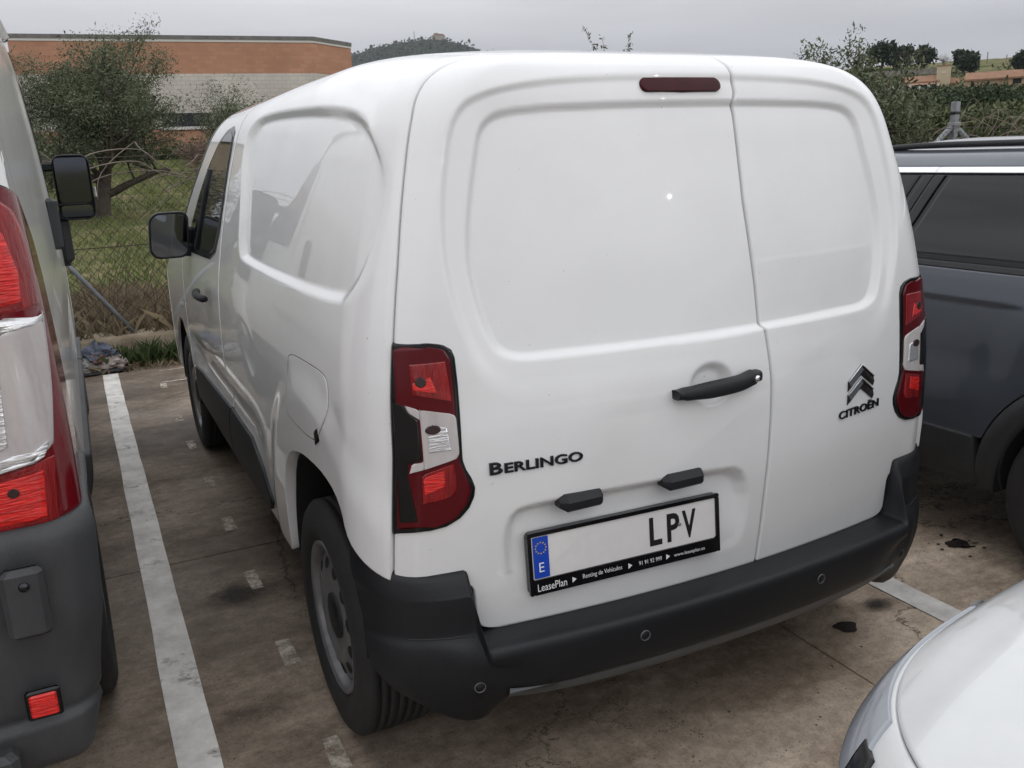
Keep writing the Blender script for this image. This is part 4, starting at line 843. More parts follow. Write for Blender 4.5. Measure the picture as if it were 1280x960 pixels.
def worn(name, col, lo, hi, scale):
    mt, n, l = nodes_mat(name); b = n['Principled BSDF']; tc_ = n.new('ShaderNodeTexCoord'); P = tc_.outputs['Object']
    c = mixc(n, l, ramp2(n, l, noise(n, l, P, 7, 7, .7), .35, .7), tuple(k*.62 for k in col), col); l.new(c, b.inputs['Base Color']); b.inputs['Roughness'].default_value = .8
    tr = n.new('ShaderNodeBsdfTransparent'); mx_ = n.new('ShaderNodeMixShader'); l.new(ramp2(n, l, noise(n, l, P, scale, 9, .78), lo, hi), mx_.inputs[0]); l.new(tr.outputs[0], mx_.inputs[1]); l.new(b.outputs[0], mx_.inputs[2])
    l.new(mx_.outputs[0], n['Material Output'].inputs[0]); return mt
M_line = worn('worn white marking', (.86, .83, .78), .30, .44, 5.); M_dash = worn('faint marking', (.66, .59, .49), .38, .60, 13.)
def strip(name, x0, x1, y0, y1, mt, z=.004, wob=.0):
    n = max(2, int((y1-y0)/.25)); t = np.linspace(y0, y1, n); V_ = []
    for y in t: V_ += [(x0+random.uniform(-wob, wob), y, z), (x1+random.uniform(-wob, wob), y, z)]
    return tag(mk(name, V_, [(2*i, 2*i+1, 2*i+3, 2*i+2) for i in range(n-1)], mt, smooth=False), kind='structure')
strip('bay_line', -1.338, -1.228, -6, 5.85, M_line, wob=.003); strip('bay_line', 1.040, 1.148, -6, 5.85, M_line, wob=.003); strip('bay_line', 3.42, 3.53, -6, 5.85, M_line, wob=.003); strip('bay_line', -3.76, -3.65, -6, 5.85, M_line, wob=.003)
for y in (5.2, 4.24, 3.60, 2.90, 2.30, 1.68, 1.09, .50, -.10, -.7): strip('dash_mark', -.968, -.922, y-.085, y+.085, M_dash, .0045, .006)
strip('dash_mark', -.96, -.20, 5.30, 5.34, M_dash, .0045); strip('dash_mark', -.93, -.20, 5.72, 5.75, M_dash, .0045)
def soft(name, col, dens):
    mt, n, l = nodes_mat(name); b = n['Principled BSDF']; b.inputs['Base Color'].default_value = (*col, 1); b.inputs['Roughness'].default_value = .75; tc_ = n.new('ShaderNodeTexCoord')
    mp_ = n.new('ShaderNodeMapping'); mp_.inputs['Location'].default_value = (-1, -1, 0); mp_.inputs['Scale'].default_value = (2, 2, 0); l.new(tc_.outputs['Generated'], mp_.inputs[0])
    ln = n.new('ShaderNodeVectorMath'); ln.operation = 'LENGTH'; l.new(mp_.outputs[0], ln.inputs[0]); r = ramp2(n, l, ln.outputs['Value'], .15, .95, (dens,)*3, (0, 0, 0)); nz_ = ramp2(n, l, noise(n, l, tc_.outputs['Object'], 6, 8, .75), .30, .62)
    m_ = n.new('ShaderNodeMath'); m_.operation = 'MULTIPLY'; l.new(r, m_.inputs[0]); l.new(nz_, m_.inputs[1]); tr = n.new('ShaderNodeBsdfTransparent'); mx_ = n.new('ShaderNodeMixShader'); l.new(m_.outputs[0], mx_.inputs[0]); l.new(tr.outputs[0], mx_.inputs[1]); l.new(b.outputs[0], mx_.inputs[2]); l.new(mx_.outputs[0], n['Material Output'].inputs[0]); return mt
M_oil = soft('oil stain', (.030, .024, .020), 1.)
def stain(x, y, rx, ry, seed, mt=M_oil):
    r = np.random.default_rng(seed); n = 26; a = np.linspace(0, 2*math.pi, n, endpoint=False); k = 1+.12*np.sin(3*a+r.random()*6)+.08*np.sin(5*a+r.random()*6)+r.normal(0, .03, n)
    return tag(mk('oil_stain', np.stack([x+rx*k*np.cos(a), y+ry*k*np.sin(a), 0*a+.003], -1), [tuple(range(n))], mt, smooth=False), kind='structure')
M_oil2 = mat('fresh oil spot', (.040, .032, .026), rough=.5, var=.3, vscale=30)
stain(.742, .297, .040, .034, 3, M_oil2); stain(1.60, .53, .050, .04, 4, M_oil2); stain(1.66, .50, .03, .02, 5); stain(-1.00, 1.58, .17, .12, 7); stain(.95, .35, .10, .05, 9); stain(-1.9, 3.2, .3, .5, 10)
for k in range(14): stain(1.60+rng.normal(0, .05), .53+rng.normal(0, .04), .008, .006, 40+k, M_oil2)

r_g = np.random.default_rng(77); ng = 2600; gx_, gy_ = r_g.uniform(-2.2, 3.2, ng), r_g.uniform(-1.5, 6.1, ng); sz_ = .0015+.003*r_g.random(ng)**3; GV = []
for k in range(4): GV.append(np.stack([gx_+sz_*[1, -.4, -.6, .1][k]*(1+r_g.random(ng)), gy_+sz_*[0, 1, -1, .1][k]*(1+r_g.random(ng)), .001+sz_*[0, 0, 0, .8][k]], -1))
GV = np.stack(GV, 1).reshape(-1, 3); b0 = np.arange(ng)[:, None]*4; GF = np.concatenate([b0+np.array([[0, 1, 3]]), b0+np.array([[1, 2, 3]]), b0+np.array([[2, 0, 3]])])
tag(mk('grit', GV, GF, mat('grit', (.20, .16, .12), rough=.95, var=.6, vscale=3), None, smooth=False), 'fine grit and crumbs scattered over the concrete bays', 'grit', kind='stuff')
# kerb wall under the fence
mb = MB(); xs_ = np.linspace(-16, 20, 90); pr = [(6.16, -.05), (6.155, .20), (6.175, .235), (6.36, .245), (6.385, .21), (6.39, -.05)]; V_ = []
for x in xs_:
    for y, z in pr: V_.append((x, y+random.uniform(-.008, .008), z+(random.uniform(-.012, .012) if z > 0 else 0)))
tag(mk('kerb_wall', V_, gridfaces(90, 6), mat('weathered kerb concrete', (.36, .30, .215), rough=.9, col2=(.16, .125, .085), vscale=5, bump=.6, bscale=30), smooth=False), 'low weathered concrete kerb wall running along under the wire fence', 'wall')

# ------------------------------------------------------------------ vegetation tools
def leaves(name, pts, size, mt, parent=None, asp=.32, up=.3, seed=0, jitter=.35):
    """leaf-sized quads at the given points, one mesh"""
    r = np.random.default_rng(seed); n = len(pts); d = r.normal(size=(n, 3)); d[:, 2] += up; d /= np.linalg.norm(d, axis=1)[:, None]
    s = np.cross(d, r.normal(size=(n, 3))); s /= np.linalg.norm(s, axis=1)[:, None]+1e-9
    L_ = (size*(1+jitter*r.normal(size=n)))[:, None]; w_ = L_*asp; p = np.asarray(pts)
    V_ = np.stack([p-s*w_*.35, p+d*L_*.5-s*w_*.5, p+d*L_, p+d*L_*.5+s*w_*.5], 1).reshape(-1, 3)
    return mk(name, V_, np.arange(4*n).reshape(-1, 4), mt, parent, smooth=False)
def leafmat(name, c1, c2, c3=None, trans=.25):
    mt, n, l = nodes_mat(name); b = n['Principled BSDF']; g = n.new('ShaderNodeNewGeometry'); r = n.new('ShaderNodeValToRGB'); l.new(g.outputs['Random Per Island'], r.inputs[0])
    e = r.color_ramp.elements; e[0].color = (*c1, 1); e[1].color = (*c2, 1)
    if c3: m_ = e.new(.85); m_.color = (*c2, 1); e[-1].color = (*c3, 1)
    l.new(r.outputs[0], b.inputs['Base Color']); b.inputs['Roughness'].default_value = .7; b.inputs['Specular IOR Level'].default_value = .25
    return mt
M_olive = leafmat('olive leaves', (.062, .080, .042), (.140, .160, .095), (.21, .23, .16)); M_bark = mat('bark', (.085, .070, .055), rough=.95, var=.5, vscale=12, bump=.6, bscale=25)
M_bush = leafmat('dark bush leaves', (.022, .036, .018), (.055, .078, .034)); M_pine = leafmat('pine leaves', (.014, .024, .015), (.040, .058, .032)); M_bush2 = leafmat('light bush leaves', (.05, .07, .03), (.12, .13, .06))
M_twig = mat('grey twigs', (.22, .18, .15), rough=.9, var=.4, vscale=8); M_pinktwig = mat('pinkish twigs', (.24, .16, .13), rough=.9, var=.4, vscale=3)
M_dry = leafmat('dry grass', (.13, .10, .065), (.30, .24, .155)); M_grass = leafmat('grass blades', (.085, .125, .034), (.165, .190, .066), (.28, .24, .13)); M_weed = leafmat('green weeds', (.030, .052, .018), (.075, .105, .035))
def grow(base, height, spread, seed, nl=7, lean=0., depth=3, tf=.42, rt=.035):
    """trunk and limbs as polylines, plus twig tips for the crown"""
    r = np.random.default_rng(seed); segs = []; tips = []
    def rec(p, d, length, rad, lev):
        n = 6; pts = [p]; dd = d.copy()
        for k in range(n):
            dd = dd+r.normal(0, .13, 3); dd[2] += .05; dd /= np.linalg.norm(dd); p = p+dd*length/n; pts.append(p)
        segs.append((np.array(pts), np.linspace(rad, rad*.45, n+1), lev))
        if lev >= depth: tips.extend(pts[2:]); return
        for k in range(nl if lev == 0 else 4):
            f = r.uniform(.35, 1.) if lev else r.uniform(.45, 1.); i = min(n, int(f*n)); a = r.uniform(0, 2*math.pi); el = r.uniform(.15, 1.1)
            nd = np.array([math.cos(a)*math.cos(el)*spread, math.sin(a)*math.cos(el)*spread, math.sin(el)]); nd /= np.linalg.norm(nd); rec(pts[i], nd, (length if lev else height*.42)*r.uniform(.5, .85), rad*(.45 if lev == 0 else .36), lev+1)
    rec(np.array(base, float), np.array([lean, 0, 1.]), height*tf, height*rt, 0)
    return segs, np.array(tips)
def tree(name, base_, height, spread, seed, lm, nleaf, lsize, clump, label, cat='tree', group=None, nl=7, asp=.32, trunk_mat=None, bare=False, depth=3, tf=.42, rt=.035):
    base = np.array(base_, float); base[2] = base_[2] if base_[1] > 60 or abs(base_[0]) > 60 else float(terrain_z(base[0], base[1]))-.08; height = height+max(0., base_[2]-base[2])
    root = empty(name, base, 0, label, cat, group); segs, tips = grow((0, 0, 0), height, spread, seed, nl, depth=depth, tf=tf, rt=rt); zt = tips[:, 2].max(); k = height/zt
    mb = MB()
    for p, rad, lev in segs:
        mb.tube(p*k, np.maximum(rad*k, .0025), 7 if lev == 0 else 4 if lev < 2 else 3, cap=False)
    mb.build('trunk', trunk_mat or M_bark, root, True)
    if not bare:
        r = np.random.default_rng(seed+1); t = tips[r.integers(0, len(tips), nleaf)]*k; leaves('crown', t+np.clip(r.normal(0, clump, t.shape), -1.5*clump, 1.5*clump), lsize, lm, root, asp=asp, seed=seed)
    return root
# ------------------------------------------------------------------ fence
fence = empty('chain_link_fence', (0, 6.28, .235), 0, 'rusty chain link wire fence on the kerb behind the parking bays', 'fence')
FH = 1.45; pitch = .050; mbV = []; mbF = []; base_i = 0; rad = .0036
for k in range(int(26/pitch)):
    x0 = -9+k*pitch; nseg = int(FH/pitch); i_ = np.arange(nseg+1); ph_ = (i_+k) % 2
    p = np.stack([x0+ph_*pitch+.012*np.sin(i_*pitch*3+k*.05), .03*np.sin(k*.07)+.02*np.sin(i_*pitch*2+k*.03)+.003*ph_, i_*pitch], -1)
    tri = np.array([(rad, 0, 0), (-rad*.5, rad*.87, 0), (-rad*.5, -rad*.87, 0)]); V_ = (p[:, None]+tri[None]).reshape(-1, 3); m_ = len(p)
    i = np.arange(m_-1)*3; f = np.concatenate([np.stack([i+a, i+(a+1) % 3, i+3+(a+1) % 3, i+3+a], -1) for a in range(3)])
    mbV.append(V_); mbF.append(f+base_i); base_i += len(V_)
tag(mk('wire_mesh', np.concatenate(mbV), np.concatenate(mbF), mat('rusty wire', (.060, .045, .035), rough=.8, var=.4, vscale=5), fence, smooth=False), kind='stuff')
M_galv = mat('galvanised steel', (.27, .29, .31), rough=.55, metal=.3, var=.35, vscale=15)
for z in (.74, 1.44): MB().tube([(x, .01*math.sin(x*2), z-.02*abs(math.sin(x*1.05))) for x in np.linspace(-9, 17, 90)], .0040, 4).build('tension_wire', mat('rusty wire', ()), fence)
for x in (-6.5, -3.6, -1.93, 1.6, 5.1): MB().tube([(x, 0, -.1), (x, 0, 1.52)], .024, 10).build('post', M_galv, fence, True)
MB().tube([(-1.90, -.02, 1.35), (-1.545, -.03, .735), (-1.00, -.05, -.05)], .019, 10).build('brace', M_galv, fence, True)
cp = empty('corner_fence_post', (9.05, 6.45, 0), 0, 'square galvanised fence post with two slanting struts above the crossover', 'post')
MB().box((0, 0, 1.0), (.085, .085, 2.0), bev=.006).build('post', M_galv, cp); MB().tube([(0, 0, 1.72), (-.42, .02, 1.40), (-1.9, .06, .1)], .036, 8).build('strut', M_galv, cp, True); MB().tube([(0, 0, 1.72), (.30, -.1, 1.42), (1.5, -.7, .1)], .036, 8).build('strut', M_galv, cp, True)
MB().box((0, 0, 1.72), (.13, .12, .05), bev=.01).build('clamp', M_galv, cp); MB().box((0, 0, 1.86), (.11, .10, .04), bev=.01).build('clamp', M_plastic, cp)
# dry vines along the fence top
def vine(x0, x1, z, seed, n=9, label='pale dry vine stems tangled over the top of the wire fence', mt=None, amp=.16):
    r = np.random.default_rng(seed); mb = MB()
    for k in range(n):
        a = r.uniform(x0, x1); ln = r.uniform(.3, 1.1)*r.choice([-1, 1]); t = np.linspace(0, 1, 16); h = r.uniform(.05, amp)
        pts = np.stack([a+ln*t+.05*np.sin(t*9+r.uniform(0, 6)), 6.25+.05*np.sin(t*7+r.uniform(0, 6))+r.normal(0, .04), z+h*np.sin(math.pi*t*r.uniform(.8, 1.6))-.25*t*t*r.uniform(-.2, 1)+r.normal(0, .05)], -1); mb.tube(pts, np.linspace(.0055, .003, 16), 4, cap=False)
    o = mb.build('dry_vine', mt or M_twig, None, True); return tag(o, label, 'vine', kind='stuff')
vine(-1.8, -.3, 1.60, 3, 10); vine(-1.0, .6, 1.42, 4, 7, 'grey vine stems hanging on the fence beside the cargo van mirror')
vine(9.2, 13, 1.62, 5, 34, 'tangle of pale bramble stems on the fence beyond the crossover', amp=.42)
# weeds and grasses at the fence foot
def blades(name, n, xr, yr, hr, mt, label, cat, seed, lean=.35, wid=.006, zf=None):
    r = np.random.default_rng(seed); x = r.uniform(*xr, n); y = r.uniform(*yr, n); h = r.uniform(*hr, n)*(.6+.4*np.sin(x*2.3+seed)**2); a = r.uniform(0, 2*math.pi, n); ln = r.normal(0, lean, n)*h; z = terrain_z(x, y) if zf is None else zf+0*x
    dx, dy = np.cos(a), np.sin(a); w_ = wid*(.6+.8*r.random(n)); b_ = r.uniform(0, 2*math.pi, n); wx, wy = np.cos(b_)*w_, np.sin(b_)*w_
    V_ = np.stack([np.stack([x-wx, y-wy, z-.01], -1), np.stack([x+wx, y+wy, z-.01], -1), np.stack([x+dx*ln*.4+wx*.7, y+dy*ln*.4+wy*.7, z+h*.6], -1), np.stack([x+dx*ln, y+dy*ln, z+h], -1)], 1).reshape(-1, 3)
    return tag(mk(name, V_, np.arange(4*n).reshape(-1, 4), mt, None, smooth=False), label, cat, kind='stuff')
blades('grass', 42000, (-5, 6), (6.42, 8.4), (.10, .36), M_dry, 'tall dry brown grass standing behind the wire fence', 'grass', 1, .55, .003)
blades('grass', 22000, (-5, 6), (6.42, 8.6), (.08, .28), M_weed, 'green shoots mixed into the dry grass behind the fence', 'grass', 2, .4, .004)
blades('grass', 150000, (-8, 14), (8.2, 44), (.05, .17), M_grass, 'green and yellow meadow grass in the field', 'grass', 3, .6, .007)
blades('weeds', 7000, (-5, 4), (5.98, 6.15), (.03, .24), M_weed, 'green weeds growing at the foot of the kerb wall', 'weeds', 4, .5, .004, 0.)
blades('weeds', 3500, (-5, 4), (5.86, 6.10), (.02, .10), M_dry, 'dry litter and short dead weeds along the kerb wall', 'weeds', 5, 1.2, .005, 0.)
blades('grass', 2500, (-5, 6), (6.2, 6.42), (.05, .35), M_dry, 'dry stalks hanging over the top of the kerb', 'grass', 6, .8, .004, .22)
r_ = np.random.default_rng(11); mb = MB()
for k in range(420):
    x, y = r_.uniform(-4.5, 5), r_.uniform(6.40, 7.3); t = np.linspace(0, 1, 6); a = r_.uniform(0, 6.28); ln = r_.uniform(.15, .5); h = r_.uniform(.3, .95)
    mb.tube(np.stack([x+ln*np.cos(a)*t*t, y+.3*ln*np.sin(a)*t, .1+h*t], -1)+r_.normal(0, .015, (6, 3)), np.linspace(.004, .0015, 6), 3, cap=False)
tag(mb.build('bramble', mat('brown stems', (.10, .070, .050), rough=.9, var=.5, vscale=6)), 'brown dead bramble stems standing along the wire fence', 'bramble', kind='stuff')
# heap of rags and litter at the kerb
heap = empty('rag_heap', (-1.40, 5.98, 0), 0, 'crumpled heap of dirty rags and plastic at the end of the bay line', 'litter')
rc_ = [((.34, .33, .32), (-.10, 0, .05), (.17, .10, .08)), ((.12, .14, .19), (.06, .05, .13), (.13, .10, .09)), ((.42, .36, .33), (.14, .0, .06), (.11, .09, .06)), ((.30, .26, .23), (-.02, -.03, .04), (.20, .07, .05)), ((.24, .12, .11), (.05, -.01, .11), (.06, .06, .05)), ((.06, .06, .07), (0, -.05, .02), (.26, .07, .025))]
for k, (col, c_, rr) in enumerate(rc_):
    r = np.random.default_rng(60+k); u, v_ = np.meshgrid(np.linspace(0, 2*math.pi, 22, endpoint=False), np.linspace(.05, math.pi-.05, 14)); f = 1+.22*np.sin(3*u+k)*np.sin(4*v_+k)+r.normal(0, .13, u.shape)
    V_ = np.stack([c_[0]+rr[0]*f*np.sin(v_)*np.cos(u), c_[1]+rr[1]*f*np.sin(v_)*np.sin(u), np.maximum(.005, c_[2]+rr[2]*f*np.cos(v_))], -1)
    F = [(i*22+j, i*22+(j+1) % 22, (i+1)*22+(j+1) % 22, (i+1)*22+j) for i in range(13) for j in range(22)]; mk('rag', V_, F, mat('rag %d' % k, col, rough=.9, var=.5, vscale=18), heap, smooth=False)
tag(MB().tube([(-.62, 5.97, .03), (-.55, 5.96, .06), (-.50, 5.98, .05)], [.03, .035, .02], 8).build('yellow_can', mat('yellow tin', (.35, .22, .05), rough=.6, var=.4, vscale=20), None, True), 'small dented yellow can lying in the weeds', 'can')

# ------------------------------------------------------------------ trees and shrubs near
tree('olive_tree', (-.75, 20.4, .72), 3.70, .95, 21, M_olive, 95000, .055, .15, 'big dark olive tree in front of the brick building', nl=13, tf=.30)
tree('olive_tree', (-2.3, 19.5, .75), 2.1, 1.2, 22, M_olive, 22000, .06, .20, 'lower olive bush left of the big olive, close to the beige annex', tf=.2, nl=9)
tree('olive_tree', (4.5, 28.5, 1.05), 2.95, .8, 23, M_olive, 22000, .065, .18, 'grey-green olive tree half hidden behind the cargo van roof', tf=.25, nl=9)
tree('olive_tree', (3.65, 29.5, 1.1), 2.4, .55, 24, M_olive, 10000, .06, .15, 'slim olive sapling beside the dark strip window')
tree('olive_tree', (8.55, 8.1, .2), 2.80, 1.15, 25, M_olive, 46000, .065, .085, 'olive tree rising behind the right shoulder of the cargo van', tf=.25, nl=10)
tree('olive_sapling', (4.23, 8.0, .2), 2.80, .3, 32, M_olive, 1500, .045, .02, 'thin upright shoot above the middle of the cargo van roof', nl=5, depth=2, rt=.008, tf=.6)
tree('bare_shrub', (3.0, 33, 1.2), 1.7, 1.9, 26, None, 0, 0, 0, 'pinkish leafless shrub at the foot of the brick building', 'shrub', bare=True, trunk_mat=M_pinktwig, nl=16)
tree('bare_shrub', (4.6, 34, 1.2), 1.5, 1.9, 27, None, 0, 0, 0, 'grey-pink leafless shrub beside the slim olive sapling', 'shrub', bare=True, trunk_mat=M_pinktwig, nl=16)
tree('bare_shrub', (1.3, 35, 1.25), 1.9, 1.0, 28, None, 0, 0, 0, 'sparse leafless shrub between big olive and brick wall', 'shrub', bare=True, trunk_mat=M_pinktwig, nl=14)
# dark thicket on the right
thick = [(1128, 34, 128), (1150, 38, 124), (1172, 44, 114), (1198, 42, 111), (1222, 40, 112), (1248, 45, 122), (1272, 40, 116), (1300, 42, 108), (1110, 30, 120), (1185, 30, 140), (1235, 28, 138), (1270, 26, 142), (1140, 24, 146), (1215, 24, 148)]
tl = ['dark evergreen bush at the left edge of the thicket', 'dark evergreen bush below the pillared farmhouse', 'tall dark evergreen bush under the cream tower', 'tall dark evergreen bush right of the fence post', 'broad dark bush below the ochre barn', 'lower dark bush under the right end of the barn', 'dark bush below the ruined shed', 'dark bush at the far end of the thicket', 'pale scrub bush beside the olive tree', 'pale scrub bush behind the fence post', 'pale scrub bush below the barn', 'pale scrub bush behind the bramble tangle', 'low pale scrub between olive tree and fence post', 'low pale scrub in front of the tall dark bushes']
for k, (u, dist, vt) in enumerate(thick):
    d = AX[2]+AX[0]*(u-640)/CAM_F+AX[1]*(480-vt)/CAM_F; d = d/np.hypot(d[0], d[1]); x, y, zt = [CAM_POS[i]+d[i]*dist for i in range(3)]; zb = float(terrain_z(np.array(x), np.array(y)))-.2
    tree('thicket_bush', (x, y, zb+.12), max(.9, zt-zb-.25), 1.9, 70+k, M_bush if k < 8 else M_bush2, 10000, .13, .28, tl[k], 'bush', 'bushes of the thicket', nl=8, asp=.5)
# ------------------------------------------------------------------ brick building across the field
def brick(name, c1, c2, mo):
    mt, n, l = nodes_mat(name); b = n['Principled BSDF']; tc_ = n.new('ShaderNodeTexCoord'); mp_ = n.new('ShaderNodeMapping'); mp_.inputs['Rotation'].default_value = (math.pi/2, 0, 0); l.new(tc_.outputs['Object'], mp_.inputs[0])
    bt = n.new('ShaderNodeTexBrick'); bt.inputs['Scale'].default_value = 1.; bt.inputs['Brick Width'].default_value = .42; bt.inputs['Row Height'].default_value = .205; bt.inputs['Mortar Size'].default_value = .012
    bt.inputs['Color1'].default_value = (*c1, 1); bt.inputs['Color2'].default_value = (*c2, 1); bt.inputs['Mortar'].default_value = (*mo, 1); l.new(mp_.outputs[0], bt.inputs[0])
    c = mixc(n, l, 1., bt.outputs[0], ramp2(n, l, noise(n, l, tc_.outputs['Object'], .6, 6, .6), .3, .7, (.85, .85, .85), (1.1, 1.1, 1.1)), 'MULTIPLY'); l.new(c, b.inputs['Base Color']); b.inputs['Roughness'].default_value = .9
    return mt
M_bo = brick('orange block', (.47, .245, .155), (.41, .21, .13), (.38, .21, .145)); M_bw = brick('pale block', (.56, .52, .475), (.52, .485, .44), (.42, .39, .35))
bld = empty('brick_building', (-2.86, 48.95, 0), 0, 'long industrial hall with orange and white block bands and dark strip windows', 'building')
p0, p1, p2 = np.array([0, 0.]), np.array([14.40, -1.30]), np.array([17.15, .95]); p3 = np.array([17.6, 14]); p4 = np.array([.3, 14])
bands = [(0., 3.42, M_bo, 'lower_band', 0.), (3.42, 6.08, M_bw, 'pale_band', 0.), (6.08, 7.62, M_bo, 'upper_band', 0.), (7.62, 7.74, mat('parapet white', (.6, .58, .55), rough=.8), 'parapet_trim', .03), (7.74, 7.93, mat('parapet cap', (.20, .19, .18), rough=.8, var=.4, vscale=3), 'parapet_cap', .06)]
loop = np.array([p0, p1, p2, p3, p4])
for z0, z1, mt_, nm, ex in bands:
    cc = loop.mean(0); lp = cc+(loop-cc)*(1+ex/8)
    V_ = [(x, y, z0) for x, y in lp]+[(x, y, z1) for x, y in lp]; F = [(i, (i+1) % 5, 5+(i+1) % 5, 5+i) for i in range(5)]+[(5, 6, 7, 8, 9)]; mk(nm, V_, F, mt_, bld, smooth=False)
def facade_window(a, b, x0, x1, z0, z1):
    dv = (b-a)/np.linalg.norm(b-a); ang = math.atan2(dv[1], dv[0]); f = MB(); wd, hh = x1-x0, z1-z0
    e = empty('window'); e.parent = bld; e.location = (*(a+dv*(x0+x1)/2), (z0+z1)/2); e.rotation_euler = (0, 0, ang)
    MB().box((0, -.01, 0), (wd, .05, hh)).build('pane', M_glass, e); MB().box((0, -.05, -hh/2-.09), (wd+.25, .16, .14)).build('sill', bands[3][2], e)
    for x in np.linspace(-wd/2, wd/2, 4): MB().box((x, -.03, 0), (.05, .06, hh)).build('frame', M_black, e)
facade_window(p0, p1, 6.45, 8.85, 3.50, 4.16); facade_window(p1, p2, .55, 2.2, 5.35, 5.75)
MB().tube([(.05, -.12, 0), (.05, -.12, 6.6)], .06, 8).build('drainpipe', mat('drainpipe grey', (.1, .1, .1), rough=.6), bld)
an = empty('beige_annex', (-7.2, 48.2, 0), 0, 'beige rendered annex with dark roof edge at the left end of the hall', 'building')
MB().box((2.0, 3.5, 3.4), (4.5, 7, 6.8)).build('wall', mat('beige render', (.44, .36, .26), rough=.9, var=.2, vscale=1.5), an); MB().box((2.0, 3.5, 6.9), (4.7, 7.2, .2)).build('roof', mat('roof edge', (.10, .09, .08), rough=.8), an)
gh = mk('hedge_row', np.zeros((1, 3)), [], None) if False else None
hp_ = np.random.default_rng(5); t = np.stack([hp_.uniform(-3, 13, 16000), 47+hp_.normal(0, .35, 16000), 1.75+np.abs(hp_.normal(0, .45, 16000))], -1); tag(leaves('hedge', t, .16, M_bush2, None, .5, seed=9), 'low rough green hedge along the foot of the brick building', 'hedge', kind='stuff')
# ------------------------------------------------------------------ distant hill with hermitage
def at(u, vpx, dist):
    d = AX[2]+AX[0]*(u-640)/CAM_F+AX[1]*(480-vpx)/CAM_F; d = d/np.hypot(d[0], d[1]); return np.array(CAM_POS)+d*dist
prof = [(250, 120), (330, 98), (400, 80), (437, 72), (450, 69), (466, 64), (478, 58.5), (492, 57), (505, 55), (520, 51.5), (535, 49.5), (548, 48.5), (562, 50), (580, 54), (595, 59), (607, 64), (640, 72), (700, 84), (800, 100), (900, 108), (1000, 100), (1100, 92)]
uu = np.linspace(250, 1100, 420); vv_ = np.interp(uu, *zip(*prof)); rr_ = np.random.default_rng(3)
nzr = np.convolve(rr_.normal(0, 1, 520), np.ones(3)/3, 'same')[:420]*.55
rows_ = []
for k, (dist, fz) in enumerate(zip(np.linspace(900, 1500, 24), np.linspace(0, 1, 24)**1.25)):
    row = []
    for j, u in enumerate(uu):
        p = at(u, vv_[j], 1500); q_ = at(u, 200, dist); row.append((q_[0], q_[1], 2+(p[2]-2)*fz+(nzr[j] if k == 23 else 0)*1.6+rr_.normal(0, 2.6)*fz*(k < 23)))
    rows_.append(row)
for dist in (1560, 1700): rows_.append([(*at(u, 200, dist)[:2], at(u, vv_[j]+ (dist-1500)*.12, 1500)[2]) for j, u in enumerate(uu)])
M_hill = mat('wooded hill', (.036, .046, .030), rough=1., col2=(.016, .023, .017), vscale=.06, spec=.05)
tag(mk('hill', np.array(rows_), gridfaces(len(rows_), 420), M_hill, smooth=False), kind='structure')
t = []
for k in range(26000):
    j = rr_.integers(0, 420); i = rr_.integers(6, 24); p = np.array(rows_[i][j]); t.append(p+[rr_.normal(0, 1.5), rr_.normal(0, 8), rr_.uniform(-1.5, .5)])
tag(leaves('woodland', np.array(t), 4.2, M_pine, None, .8, up=.8, seed=8), 'distant dark woodland covering the hill', 'woodland', kind='stuff')
h0 = at(548, 49, 1498); her = empty('hilltop_hermitage', h0-[0, 0, 2], 0, 'small stone hermitage on top of the distant hill', 'building'); M_stone = mat('hermitage stone', (.30, .26, .21), rough=.9)
MB().box((0, 0, 3.5), (20, 9, 7)).build('wall', M_stone, her); MB().box((-4, 0, 5.5), (6, 6, 11)).build('tower', M_stone, her); MB().prism([(-10.4, 7), (10.4, 7), (6, 9.6), (-6, 9.6)], -4.7, 4.7).build('roof', mat('far roof', (.25, .13, .08), rough=.9), her)
m0 = at(518, 51, 1495); an_ = empty('radio_mast', m0-[0, 0, 2], 0, 'thin radio mast on the ridge of the distant hill', 'mast')
MB().tube([(0, 0, 0), (0, 0, 17)], [.7, .35], 6).build('mast', M_galv, an_)
for z in (9, 13): MB().box((0, -.6, z), (1.6, .6, 1.2)).build('antenna', M_galv, an_)
